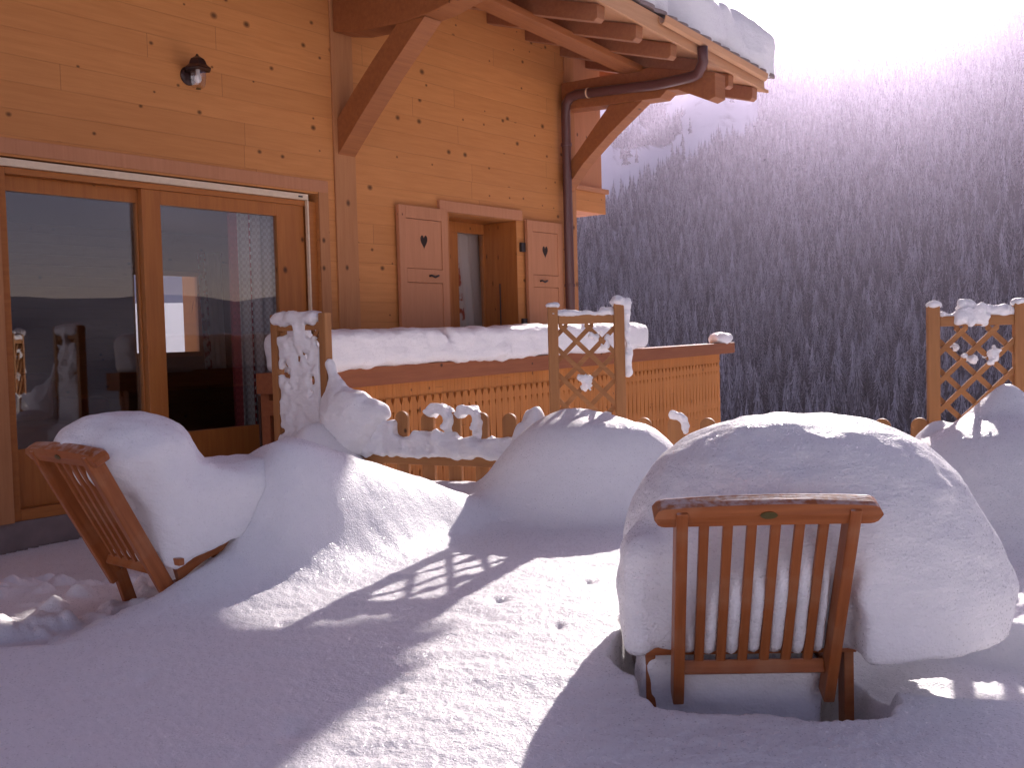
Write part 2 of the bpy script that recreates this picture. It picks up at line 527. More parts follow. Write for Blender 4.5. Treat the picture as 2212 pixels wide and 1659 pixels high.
def wall_with_holes(mb, x0, x1, z0, z1, y0, y1, holes):
    """boarded wall made of butted blocks around rectangular holes (hx0,hx1,hz0,hz1)"""
    xs = sorted({x0, x1} | {h[0] for h in holes} | {h[1] for h in holes})
    for a, b in zip(xs[:-1], xs[1:]):
        zc = z0
        for h in sorted([h for h in holes if h[0] <= a + 1e-6 and h[1] >= b - 1e-6], key=lambda h: h[2]):
            if h[2] > zc: mb.box(a, b, y0, y1, zc, h[2])
            zc = h[3]
        if zc < z1: mb.box(a, b, y0, y1, zc, z1)
    return mb


DO = (0.03, 2.56, -1.06, 1.19)          # door opening
WO = (4.10, 5.13, -1.0, 1.165)          # window opening
mb = MB()
wall_with_holes(mb, -4.0, 6.14, -1.06, 3.6, 0.0, 0.16, [DO, WO])
mb.build('front_wall', M['wall'], CH)
MB().box(-4.0, 6.16, 0.02, 0.2, -1.8, -1.06).build('plinth', M['stone'], CH)
MB().box(5.98, 6.14, 0.161, 7.0, -1.06, 3.6).build('side_wall', M['wall'], CH)
# rear wall with a window, ceiling, floor and inner walls of the room
RY = 5.0


def on_rear(u, v): return on_wall(u, v, -RY)


(ra, zt), (rb, zb) = on_rear(283, 575), on_rear(446, 768)
RW = (round(ra, 2), round(rb, 2), round(zb, 2), 0.95)
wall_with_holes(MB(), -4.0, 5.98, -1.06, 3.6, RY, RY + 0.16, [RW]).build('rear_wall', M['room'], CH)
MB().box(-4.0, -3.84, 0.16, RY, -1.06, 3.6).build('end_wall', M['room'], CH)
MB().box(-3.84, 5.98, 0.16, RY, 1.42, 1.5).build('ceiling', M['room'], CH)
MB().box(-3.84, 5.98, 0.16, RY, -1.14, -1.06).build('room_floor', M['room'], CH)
print('RW', RW)
rw = MB()
rw.box(RW[0], RW[1], RY + .05, RY + .1, RW[3] - .06, RW[3]); rw.box(RW[0], RW[1], RY + .05, RY + .1, RW[2], RW[2] + .06)
rw.box(RW[0], RW[0] + .06, RY + .05, RY + .1, RW[2] + .06, RW[3] - .06); rw.box(RW[1] - .06, RW[1], RY + .05, RY + .1, RW[2] + .06, RW[3] - .06)
rw.build('rear_window_frame', M['joinery'], CH)

# posts, lintel boards and trims on the front wall (butted, a little proud)
post_m, _ = beam_matrix((0, 0, 0), (1, 0, 0))
MB().box(2.735, 2.965, -0.018, 0.0, -1.06, 3.6).build('wall_post', M['post'], CH, bevel=.004)
MB().box(6.0, 6.165, -0.02, 0.0, -1.06, 3.6).build('corner_post', M['post'], CH, bevel=.004)
MB().box(-0.06, 2.66, -0.012, 0.0, 1.205, 1.30).build('lintel_board', M['shutter'], CH, bevel=.003)
MB().box(2.56, 2.66, -0.012, 0.0, -1.06, 1.205).build('door_trim', M['post'], CH, bevel=.003)
MB().box(-0.1, 0.03, -0.012, 0.0, -1.06, 1.205).build('door_trim', M['post'], CH, bevel=.003)

# ---- sliding door
sd = MB()
sd.box(0.03, 0.09, 0.03, 0.15, -1.06, 1.13); sd.box(2.46, 2.56, 0.03, 0.15, -1.06, 1.13)
sd.box(0.09, 2.46, 0.03, 0.15, 1.09, 1.13); sd.box(0.09, 2.46, 0.03, 0.15, -1.06, -0.99)
SD = sd.build('sliding_door', M['joinery'], CH, bevel=.004)
MB().box(0.03, 2.46, 0.0, 0.05, 1.131, 1.178).build('door_track', M['white'], SD, bevel=.003)
MB().box(2.447, 2.461, 0.0, 0.028, -1.06, 1.129).build('door_guide', M['white'], SD)
MB().box(2.36, 2.40, -0.004, 0.0, 1.148, 1.160).build('track_cap', M['iron'], SD)


def leaf(x0, x1, y0, y1, z0, z1, st, top, bot, parent):
    lm = MB()
    lm.box(x0, x0 + st[0], y0, y1, z0, z1); lm.box(x1 - st[1], x1, y0, y1, z0, z1)
    lm.box(x0 + st[0], x1 - st[1], y0, y1, z1 - top, z1)
    lm.box(x0 + st[0], x1 - st[1], y0, y1, z0, z0 + bot)
    lf = lm.build('door_leaf', M['joinery_v'], parent, bevel=.005)
    MB().box(x0 + st[0], x1 - st[1], (y0 + y1) / 2 - .004, (y0 + y1) / 2 + .004, z0 + bot, z1 - top).build('door_pane', M['glass'], parent)
    return lf


leaf(0.02, 1.13, 0.10, 0.145, -0.99, 1.09, (.04, .12), .095, .37, SD)
leaf(1.02, 2.445, 0.045, 0.095, -0.99, 1.09, (.145, .27), .10, .38, SD)

# ---- lower boards of the left leaf are plain wood; window in its deep recess
wn = MB()
REV = 0.47
wn.box(4.06, 4.10, -0.022, REV, -1.0, 1.165); wn.box(5.13, 5.17, 0.1605, REV, -1.0, 1.165)
wn.box(4.06, 5.17, 0.1605, REV, 1.165, 1.2)
wn.build('window_reveal', M['joinery_v'], CH)
MB().box(5.1255, 5.13, 0.0, REV, -1.0, 1.16).build('reveal_lining', M['joinery_v'], CH)
MB().box(3.965, 5.19, -0.035, 0.0, 1.168, 1.268).build('window_head', M['shutter'], CH, bevel=.004)
(wl, _), (wr, _) = on_wall(962, 500, -REV), on_wall(1046, 500, -REV)
fw = MB()
x0, x1 = 4.10, 5.125
g0, g1 = on_wall(985, 500, -REV + .03)[0], on_wall(1040, 500, -REV + .03)[0]
fw.box(x0, x1, REV - .05, REV, 1.06, 1.165); fw.box(x0, g0, REV - .05, REV, -1, 1.06); fw.box(g1, x1, REV - .05, REV, -1, 1.06)
WF = fw.build('window', M['joinery_v'], CH, bevel=.004)
MB().box(g0, g1, REV - .03, REV - .022, -1, 1.06).build('window_pane', M['glass'], WF)
MB().tube([(5.117, .22, .55), (5.117, .22, .05)], .006, 8).build('shutter_bar', M['iron'], CH)
for zz in (0.86, 0.1):
    MB().box(5.17, 5.235, -.03, -.001, zz, zz + .09).build('hinge', M['iron'], CH)


def heart(cx, cz, w, h, n=22):
    pts = []
    for i in range(n):
        t = 2 * math.pi * i / n
        x = 16 * math.sin(t) ** 3; z = 13 * math.cos(t) - 5 * math.cos(2 * t) - 2 * math.cos(3 * t) - math.cos(4 * t)
        pts.append((cx + x / 32 * w, cz + (z - (-17)) / 29 * h - h / 2 if z > 0 else cz + (z + 17) / 29 * h - h / 2))
    return pts


def shutter(x0, x1, z0, z1, hx, hz, handle_x, side):
    mbs = MB(); w = .032
    # rails and stiles around two recessed panels
    st = 0.085
    mbs.box(x0, x0 + st, -.055, -.018, z0, z1); mbs.box(x1 - st, x1, -.055, -.018, z0, z1)
    for a, b in ((z1 - .11, z1), (.51, .63), (z0, z0 + .1)):
        mbs.box(x0 + st, x1 - st, -.055, -.018, a, b)
    mbs.box(x0 + st, x1 - st, -.047, -.022, .634, z1 - .114)
    mbs.box(x0 + st, x1 - st, -.047, -.022, z0 + .104, .506)
    sh = mbs.build('shutter', M['shutter'], CH, bevel=.003)
    # dark heart plate on the panel, painting the shade of a cut-out
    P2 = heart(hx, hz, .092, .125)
    MB().prism([(x, -.0475, z) for x, z in P2], (0, 0, 0), (0, .004, 0)).build('heart_shade', M['dark'], sh)
    MB().tube([(handle_x - .05, -.057, .57), (handle_x - .045, -.08, .575), (handle_x, -.084, .56), (handle_x + .045, -.08, .575), (handle_x + .05, -.057, .57)], .009, 8).build('handle', M['iron'], sh, smooth=True)
    return sh


shutter(3.415, 4.045, -.95, 1.18, 3.73, .868, 3.83, 0)
shutter(5.24, 5.84, -.95, 1.18, 5.54, .868, 5.48, 1)

# ---- purlins, braces
bz1 = 2.45
MB().prism([(2.76, -.02, bz1 + .06), (2.76, -.25, bz1 + .01), (2.76, -.8, bz1 - .03), (2.76, -1.15, bz1 - .01), (2.76, -1.45, bz1 + .05), (2.76, -1.6, bz1 + .14), (2.76, -1.6, bz1 + .32), (2.76, -.02, bz1 + .36)], (0, 0, 0), (.22, 0, 0)).build('purlin', M['beam'], CH, bevel=.01)
MB().prism([(5.93, -.02, 2.38), (5.93, -.6, 2.345), (5.93, -1.2, 2.315), (5.93, -1.28, 2.375), (5.93, -1.4, 2.36), (5.93, -1.72, 2.205), (5.93, -1.80, 2.23), (5.93, -1.80, 2.46), (5.93, -1.1, 2.63), (5.93, -.02, 2.66)], (0, 0, 0), (.21, 0, 0)).build('purlin', M['beam'], CH, bevel=.008)


def brace(x0, w, pts_low, pts_up, name='brace'):
    n = len(pts_low); b = MB()
    for i in range(n - 1):
        (t0, z0), (t1, z1) = pts_low[i], pts_low[i + 1]; (a0, c0), (a1, c1) = pts_up[i], pts_up[i + 1]
        b.hexa([(x0, -t0, z0), (x0 + w, -t0, z0), (x0 + w, -t1, z1), (x0, -t1, z1), (x0, -a0, c0), (x0 + w, -a0, c0), (x0 + w, -a1, c1), (x0, -a1, c1)])
    o = b.build(name, M['beam'], CH)
    bm = bmesh.new(); bm.from_mesh(o.data); bmesh.ops.remove_doubles(bm, verts=bm.verts, dist=.0005)
    # drop the inner faces left between segments
    inner = [f for f in bm.faces if all(len(e.link_faces) > 2 for e in f.edges)]
    bmesh.ops.delete(bm, geom=inner, context='FACES_ONLY'); bmesh.ops.recalc_face_normals(bm, faces=bm.faces)
    bm.to_mesh(o.data); bm.free(); return o


brace(2.775, .185, [(.019, 1.53), (.26, 1.765), (.60, 2.075), (1.02, 2.425)], [(.019, 1.81), (.2, 1.985), (.45, 2.205), (.72, 2.425)])
brace(5.95, .165, [(.021, 1.54), (.27, 1.80), (.6, 2.06), (.99, 2.325)], [(.021, 1.75), (.2, 1.93), (.42, 2.16), (.60, 2.34)])

# ---- eaves: beam, rafters, deck, fascia, slates; the eaves line drops gently along the wall
SL = -0.057


def zs(s, z): return z + .03 + SL * (s - 3.94)


S0, S1 = -4.0, 7.35


def eave_bar(name, prof, mat, s0=S0, s1=S1, bevel=0.0, seg=1):
    """prof: list of (t outward, z at s=3.94)"""
    n = len(prof); b = MB()
    ring = lambda s: [(s, -t, zs(s, z)) for t, z in prof]
    b.add(ring(s0) + ring(s1), [list(range(n))[::-1], list(range(n, 2 * n))] + [[i, (i + 1) % n, n + (i + 1) % n, n + i] for i in range(n)])
    return b.build(name, mat, CH, bevel=bevel)


RP = 0.30                                  # roof pitch
T_E = 1.70
eave_bar('eaves_beam', [(.78, 2.70), (1.00, 2.69), (1.00, 2.757), (.78, 2.82)], M['beam'], s1=6.55, bevel=.012)
for s in (0.9, 1.55, 2.2, 2.85, 3.5, 4.15, 4.75, 5.35, 5.95, 6.5, 7.05):
    b = MB(); w = .11
    pr = [(-.3, 3.131), (1.62, 2.552), (1.655, 2.575), (1.66, 2.686), (-.3, 3.273)]
    b.prism([(s, -t, zs(s, z)) for t, z in pr], (0, 0, 0), (w, 0, 0))
    b.build('rafter', M['roofwood'], CH, bevel=.006)
dk = lambda t: 2.693 + (1.66 - t) * RP
eave_bar('roof_deck', [(-2.5, dk(-2.5)), (T_E, dk(T_E)), (T_E, dk(T_E) + .03), (-2.5, dk(-2.5) + .03)], M['fascia'], s1=7.35)
# mostly hidden roof triangle at the side eaves, added to shade the terrace snow
EC_ = .87
ext = [(7.352, 1.04), (7.352, .05), (7.352 + EC_ * .99, .05)]
MB().prism([(s_, -t_, zs(s_, dk(t_) - .06)) for s_, t_ in ext], (0, 0, 0), (0, 0, .09)).build('shade_eaves', M['roofwood'], CH)
eave_bar('fascia_board', [(T_E + .002, 2.665), (T_E + .03, 2.665), (T_E + .03, 2.82), (T_E + .002, 2.82)], M['fascia'], s1=7.18, bevel=.004)
# slates: scalloped lower edges in two courses
sl = MB()
for c in range(2):
    s = S0
    while s < 7.35:
        w = .21 + .03 * math.sin(s * 7)
        t0 = T_E + .07 - c * .17; z0 = 2.745 + c * .085 + .08
        poly = [(s, t0 - .5), (s + w - .008, t0 - .5), (s + w - .008, t0 - .05), (s + w * .75, t0 - .005), (s + w * .5, t0 + .01), (s + w * .25, t0 - .005), (s, t0 - .05)]
        ptop = [(x, -t, zs(x, z0 + (t0 - t) * RP)) for x, t in poly]
        sl.prism(ptop, (0, 0, 0), (0, 0, .035)); s += w
sl.build('roof_slates', M['tile'], CH)
eave_bar('roof_gutter', [(T_E + .032, 2.80), (T_E + .042, 2.75), (T_E + .072, 2.73), (T_E + .102, 2.75), (T_E + .112, 2.805), (T_E + .104, 2.805), (T_E + .094, 2.757), (T_E + .072, 2.74), (T_E + .05, 2.757), (T_E + .04, 2.80)], M['fascia'], s0=5.0, s1=7.1)

# ---- rain pipe: from the gutter, under the eaves along the purlin, down the corner
pp = [(5.74, -1.772, zs(5.7, 2.73)), (5.75, -1.77, 2.52), (5.78, -1.70, 2.43), (5.84, -1.6, 2.43), (5.87, -1.2, 2.43), (5.885, -.7, 2.47), (5.885, -.25, 2.50), (5.885, -.16, 2.48), (5.89, -.105, 2.42), (5.895, -.095, 2.30), (5.90, -.095, 1.2), (5.90, -.095, -1.3)]
DP = MB().tube(pp, .05, 16).build('drainpipe', M['pipe'], CH, smooth=True)
MB().tube([(5.895, -.095, 2.02), (5.895, -.095, 1.99)], .058, 16).build('pipe_clip', M['pipe'], DP)
MB().tube([(5.90, -.095, .55), (5.90, -.095, .52)], .058, 16).build('pipe_clip', M['pipe'], DP)
MB().tube([(5.885, -.40, 2.49), (5.885, -.385, 2.491)], .054, 16).build('pipe_collar', M['white'], DP)

# ---- enclosed balcony box beyond the corner
bx = MB(); bx.box(6.166, 6.775, 0.05, 3.0, 1.36, 3.5)
BX = bx.build('balcony_box', M['shutter'], CH)
MB().box(6.166, 6.83, -.01, 3.02, 1.585, 1.635).build('balcony_sill', M['shutter'], BX, bevel=.004)
MB().box(6.166, 6.80, 0.02, .05, 1.36, 1.585).build('balcony_skirt', M['wall'], BX, bevel=.004)

# ---- snow on the roof
def roof_snow(x, y, z):
    t = -y; zr = 2.895 + (T_E - t) * RP + SL * (x - 3.94)
    d = z - zr
    a = np.abs(d - .23) - .27
    edge = 0.06 * np.sin(x * 2.1) + .05 * np.sin(x * 5.3 + 1)
    b = t - (T_E + .03 + edge * .7 - .35 * np.exp(-((x - 5.55) / .12) ** 2))
    c = (x - 7.52 - np.clip(1.04 - t, 0, .95) * EC_ * .85 * (t > .05)) * .8
    q = smax(smax(a, b, .2), c, .16)
    return q


RS = snow_body('roof_snow', roof_snow, (1.0, -2.15, 2.2), (9.6, .9, 4.4), .045, M['snow'], .03, 5, 5, None, None)
RS.matrix_world = Matrix.Translation(Vector(W0)) @ Matrix.Rotation(math.radians(90) - WA, 4, 'Z')
tag(RS, 'thick slab of snow bulging over the edge of the chalet roof', 'snow')

# ---- wall lantern
lx, lz = 1.40, 1.93
LT = empty('wall_lantern'); LT.matrix_world = RS.matrix_world @ Matrix.Translation((lx, 0, lz))
tag(LT, 'small dark metal wall lantern with clear glass, above the sliding door', 'wall lamp')
MB().lathe([(0, -.012), (.06, -.012), (.066, -.004), (.066, 0)], (-.0, -.001, -.02), 24, 'y').build('back_plate', M['lantern'], LT, smooth=True)
MB().tube([(0, -.01, .03), (0, -.05, .05), (0, -.10, .055)], .012, 10).build('arm', M['lantern'], LT, smooth=True)
cy = -.115
MB().lathe([(0, .115), (.008, .112), (.012, .10), (.02, .094), (.05, .075), (.062, .055), (.068, .035), (.098, .01), (.10, .003), (.07, .012), (0, .02)], (0, cy, .0), 6).build('lantern_cap', M['lantern'], LT)
MB().lathe([(.056, .006), (.062, -.05), (.052, -.11), (.035, -.12), (0, -.122)], (0, cy, 0), 6).build('lantern_glass', M['lampglass'], LT)
MB().lathe([(.014, .005), (.014, -.03), (.022, -.045), (.024, -.07), (.014, -.085), (0, -.088)], (0, cy, 0), 16).build('bulb', M['bulb'], LT, smooth=True)
MB().lathe([(0, -.123), (.018, -.126), (.02, -.132), (.0, -.136)], (0, cy, 0), 12).build('lantern_finial', M['brass'], LT)

# ---- curtains
def curtain_mat(name, kind):
    m, nt, N, L, P = nodes_of(name)
    tc = N.new('ShaderNodeTexCoord'); sp = N.new('ShaderNodeSeparateXYZ'); L.new(tc.outputs['Object'], sp.inputs[0])
    an = N.new('ShaderNodeAttribute'); an.attribute_name = 'cx'
    x, z = an.outputs['Fac'], sp.outputs[2]
    if kind == 'stripe':
        cr = N.new('ShaderNodeValToRGB'); cr.color_ramp.interpolation = 'CONSTANT'
        els = [(0, (.32, .05, .05)), (.13, (.5, .47, .43)), (.34, (.38, .05, .05)), (.42, (.58, .55, .53)), (.62, (.66, .64, .63))]
        for i, (p, c) in enumerate(els):
            e = cr.color_ramp.elements[i] if i < 2 else cr.color_ramp.elements.new(p)
            e.position = p; e.color = (*c, 1)
        L.new(mth(nt, 'DIVIDE', x, .5), cr.inputs[0])
        ck = N.new('ShaderNodeTexChecker'); ck.inputs['Scale'].default_value = 38; L.new(tc.outputs['Object'], ck.inputs[0])
        ck.inputs[1].default_value = (1, 1, 1, 1); ck.inputs[2].default_value = (.78, .72, .7, 1)
        col = mixc(nt, 1.0, cr.outputs[0], ck.outputs[0], 'MULTIPLY')
        # small white motifs on the narrow red stripe
        fz = mth(nt, 'FRACT', mth(nt, 'MULTIPLY', z, 16.0)); mo = mth(nt, 'LESS_THAN', mth(nt, 'ABSOLUTE', mth(nt, 'SUBTRACT', fz, .5)), .2)
        mx_ = mth(nt, 'LESS_THAN', mth(nt, 'ABSOLUTE', mth(nt, 'SUBTRACT', x, .19)), .012)
        col = mixc(nt, mth(nt, 'MULTIPLY', mo, mx_), col, (.8, .76, .74))
    else:
        n = noise(nt, tc.outputs['Object'], 9, 3)
        band = mth(nt, 'LESS_THAN', x, .12)
        col = mixc(nt, mth(nt, 'MULTIPLY', band, ramp(nt, n, .46, .54)), (.75, .68, .64), (.40, .06, .03))
    L.new(col, P.inputs['Base Color']); P.inputs['Roughness'].default_value = .9
    return m


def curtain(label, x0, w, z0, z1, y, mat, slant=0.0, amp=.02, waves=5):
    nx, nz = 60, 30; V = []; Q = []
    for k in range(nz + 1):
        f = k / nz; z = z0 + (z1 - z0) * f
        for i in range(nx + 1):
            x = w * i / nx
            V.append((x + slant * (1 - f) * (1 - x / w * .6), amp * math.sin(x / w * waves * 6.28 + .4 * math.sin(f * 3)), z))
    for k in range(nz):
        for i in range(nx):
            a = k * (nx + 1) + i; Q.append((a, a + 1, a + nx + 2, a + nx + 1))
    me = np_mesh('curtain', V, Q)
    at_ = me.attributes.new('cx', 'FLOAT', 'POINT'); at_.data.foreach_set('value', np.array([w * (k % (nx + 1)) / nx for k in range(len(V))], np.float32))
    o = link('curtain', me, mat, None, None, True)
    sm = o.modifiers.new('thick', 'SOLIDIFY'); sm.thickness = .004
    o.matrix_world = RS.matrix_world @ Matrix.Translation((x0, y, 0))
    tag(o, label, 'curtain', 'curtains inside the chalet')
    return o


cm1, cm2 = curtain_mat('striped_linen', 'stripe'), curtain_mat('patterned_linen', 'band')
curtain('red and cream striped curtain behind the right pane of the sliding door', on_wall(497, 500, -.3)[0], .52, -1.0, 1.3, .32, cm1)
curtain('pale curtain with a red patterned edge, in the shuttered window', g0 + .02, g1 - g0 + .1, -1.0, 1.15, REV + .12, cm2, slant=.30, waves=3)
curtain('dark red curtain hanging beside the small rear window, deep in the room', on_rear(425, 650)[0], .35, -.3, 1.2, RY - .06, cm2, slant=.05, waves=4)

# ---- sofa in the room, seen dimly through the glass
SO = empty('sofa'); SO.matrix_world = RS.matrix_world @ Matrix.Translation((0.9, 2.6, -1.06))
tag(SO, 'dark red sofa standing in the dim room behind the sliding door', 'sofa')
M['sofa'] = plain('red_cloth', (.13, .02, .02), .95, 0, .4, 30)
MB().box(-.9, .9, -.4, .4, .12, .42).build('seat', M['sofa'], SO, bevel=.05)
MB().box(-.9, .9, .25, .45, .42, .85).build('backrest', M['sofa'], SO, bevel=.06)
for sx in (-1, 1):
    MB().box(sx * .9 if sx > 0 else -1.08, 1.08 if sx > 0 else -.9, -.4, .45, .12, .62).build('armrest', M['sofa'], SO, bevel=.05)
for sx in (-.95, .95):
    for sy in (-.32, .36):
        MB().tube([(sx, sy, 0), (sx, sy, .12)], .03, 8).build('leg', M['rail'], SO)

# ------------------------------------------------------------------ balustrade with cut-out hearts
PH = math.atan((2527 - 1106) / F)
BD = np.array([math.sin(PH), math.cos(PH), 0]); BN = np.array([math.cos(PH), -math.sin(PH), 0])
B0 = at(838, 900, 7.74); B0[2] = 0


def on_bal(u):
    d = _f + CR * (u - 1106) / F + CU * (829.5 - 760) / F
    k = (B0 @ BN) / (d @ BN); return float((d * k - B0) @ BD)


BL = empty('balustrade')
BMX = Matrix.Translation(Vector(B0)) @ Matrix.Rotation(math.radians(90) - PH, 4, 'Z') @ Matrix.Rotation(-.0065, 4, 'Y')
BL.matrix_world = BMX
tag(BL, 'long balustrade of upright boards with heart cutouts under a dark handrail', 'balustrade')
b0, b1 = on_bal(592), on_bal(1555)
MB().box(b0 - .05, on_bal(1572), -.10, .13, -.325, -.185).build('handrail', M['rail'], BL, bevel=.006)
pw = .101
# one side of a board: (notch depth, z) going down
half = [(.001, -.326), (.0012, -.444), (.010, -.433), (.019, -.435), (.022, -.446), (.019, -.462), (.009, -.484), (.0012, -.500), (.0012, -.545), (.012, -.549), (.011, -.560),
        (.003, -.593), (.0012, -.60), (.0012, -.655), (.007, -.77), (.011, -.88), (.004, -.94), (.0012, -.97), (.0012, -1.02), (.010, -1.04), (.002, -1.11), (.001, -1.30)]
mb = MB(); nb_ = int((b1 - b0) / pw)
for i in range(nb_):
    xl = b0 + i * pw; xr = xl + pw
    pl = [(xl + d + .0005, 0, z) for d, z in half]; pr = [(xr - d - .0005, 0, z) for d, z in half]
    n = len(half); vs = pl + pr + [(x, .022, z) for x, _, z in pl] + [(x, .022, z) for x, _, z in pr]
    fs = []
    for k in range(n - 1):
        fs += [(k, k + 1, n + k + 1, n + k), (2 * n + k + 1, 2 * n + k, 3 * n + k, 3 * n + k + 1), (k + 1, k, 2 * n + k, 2 * n + k + 1), (n + k, n + k + 1, 3 * n + k + 1, 3 * n + k)]
    fs += [(0, n, 3 * n, 2 * n), (n - 1, 2 * n - 1 + 0, 4 * n - 1, 3 * n - 1)]
    mb.add(vs, fs)
mb.build('board_panel', M['slat'], BL)
for zz in (-.42, -1.1):
    MB().box(b0, b1, .024, .07, zz - .05, zz + .05).build('cross_rail', M['rail'], BL)
for k in range(6):
    xx = b0 + .05 + (b1 - b0 - .1) * k / 5
    MB().box(xx - .045, xx + .045, .0705, .15, -1.6, -.326).build('post', M['rail'], BL)

MB().box(b0, b1, .155, .172, -1.6, -.34).build('shade_board', M['cutout_shade'], BL)  # sheet added behind the boards so their cutouts look dark
c0, c1, cb = on_bal(598), on_bal(1378), on_bal(936)


def rail_snow(x, y, z):
    top = .265 - .03 * np.exp(-((x - cb) / .05) ** 2)
    g = s_box(x, y, z, ((c0 + c1) / 2, .0, -.185 + .135), ((c1 - c0) / 2, .17, .15), .085)
    g = g + .022 * fbm(x * .9, y * 3, z * 4, 2, 19) + .008 * fbm(x * 5, y * 6, z * 9, 2, 29)
    cut = (np.abs(x - cb) - .012)
    return smax(g, -(np.sqrt((x - cb) ** 2 + ((z - .12) / 1.6) ** 2) - .07), .04)


RC = snow_body('snow_roll', rail_snow, (c0 - .1, -.3, -.26), (c1 + .1, .3, .2), .022, M['snow'], .012, 9, 12)
RC.matrix_world = BMX
tag(RC, 'long smooth roll of snow lying along the dark handrail of the balustrade', 'snow')
e0 = on_bal(1556)
EC = snow_body('snow_clump', lambda x, y, z: s_ell(x, y, z, (e0, 0, -.13), (.22, .13, .085)), (e0 - .35, -.25, -.26), (e0 + .35, .25, .05), .02, M['snow'], .015, 9, 14)
EC.matrix_world = BMX
tag(EC, 'small rounded snow clump on the far right end of the dark handrail', 'snow')

# ------------------------------------------------------------------ picket fences and trellises
PA_L, PA_R = np.array([-1.49, 6.5, 0]), np.array([-1.14, 6.27, 0])
PB_L, PB_R = at(1199, 900, 5.6), at(1341, 900, 5.6)
PC_L, PC_R = at(2017, 900, 5.0), at(2203, 900, 4.92)
for p in (PB_L, PB_R, PC_L, PC_R): p[2] = 0


def trellis(pl, pr, ztop, zbase, label, front, slats):
    across = Vector(pr - pl); W = across.length; rz = math.atan2(across.y, across.x)
    t = empty('trellis', (pl[0], pl[1], zbase), rz); H = ztop - zbase
    tag(t, label, 'trellis', 'trellises along the terrace fence')
    for x in (0, W):
        MB().box(x - .028, x + .028, -.03, .03, 0, H).build('post', M['fence_v'], t, bevel=.007)
    MB().box(.028, W - .028, -.022, .022, H - .105, H - .055).build('top_rail', M['fence'], t, bevel=.006)
    # lattice: two layers of crossing laths
    lat = MB(); p = .142; hw = .0125; zt = H - .105
    for layer, sg in ((0, 1), (1, -1)):
        y0 = (-.016, -.001)[layer] if front == 0 else (-.001, -.016)[layer]
        k = -6
        while True:
            zc = k * p + (.05 if sg > 0 else .02); k += 1
            if zc > zt + 1.2: break
            # lath: z = zc + sg * x * 1.0 over x in [.028, W-.028]
            xa, xb = .028, W - .028
            za, zb_ = zc + (sg * xa), zc + (sg * xb)
            lo_, hi_ = 0.0, zt
            # clip to z range
            def clip(xa, xb):
                r = [xa, xb]
                for e in (0, 1):
                    z = zc + sg * r[e]
                    if z > hi_: r[e] = (hi_ - zc) / sg
                    if z < lo_: r[e] = (lo_ - zc) / sg
                return r
            xa2, xb2 = clip(xa, xb)
            if xb2 - xa2 < .02: continue
            if not (xa - 1e-6 <= xa2 <= xb + 1e-6 and xa - 1e-6 <= xb2 <= xb + 1e-6): continue
            h = hw * 1.414
            lat.hexa([(xa2, y0, zc + sg * xa2 - h), (xb2, y0, zc + sg * xb2 - h), (xb2, y0 + .014, zc + sg * xb2 - h), (xa2, y0 + .014, zc + sg * xa2 - h),
                      (xa2, y0, zc + sg * xa2 + h), (xb2, y0, zc + sg * xb2 + h), (xb2, y0 + .014, zc + sg * xb2 + h), (xa2, y0 + .014, zc + sg * xa2 + h)])
    lat.build('lattice', M['fence'], t)
    return t


trellis(PA_L, PA_R, .185, -1.2, 'snow crusted wooden trellis panel in front of the sliding door', 0, 0)
trellis(PB_L, PB_R, .172, -1.2, 'almost bare wooden trellis panel at the corner of the picket fence', 1, 0)
trellis(PC_L, PC_R, .105, -1.2, 'sunlit wooden trellis panel at the right edge, before the forest', 0, 0)


def fence(p, q, ztop, zrail, label, first, pitch=.175, w=.085):
    d = Vector(q - p); L = d.length; t = empty('picket_fence', (p[0], p[1], 0), math.atan2(d.y, d.x))
    tag(t, label, 'fence', 'low picket fences round the terrace')
    for z in (zrail, zrail - .38):
        MB().box(.03, L - .03, -.045, -.011, z - .075, z).build('rail', M['fence'], t, bevel=.006)
    x = first
    while x < L - .06:
        r = w / 2; zc = ztop - r + random.uniform(-.006, .006)
        poly = [(x - r, 0, -1.3), (x + r, 0, -1.3)] + [(x + r * math.cos(a), 0, zc + r * math.sin(a)) for a in [math.pi * i / 12 for i in range(13)]]
        MB().prism(poly, (0, -.010, 0), (0, .014, 0)).build('picket', M['fence_v'], t, bevel=.003)
        x += pitch
    return t


fence(PA_R, PB_L, -.42, -.655, 'picket fence half packed with snow, between the snow crusted and bare trellises', .18, .178)
fence(PB_R, PC_L, -.45, -.66, 'picket fence with rounded tops behind the big snow dome', .13, .175)

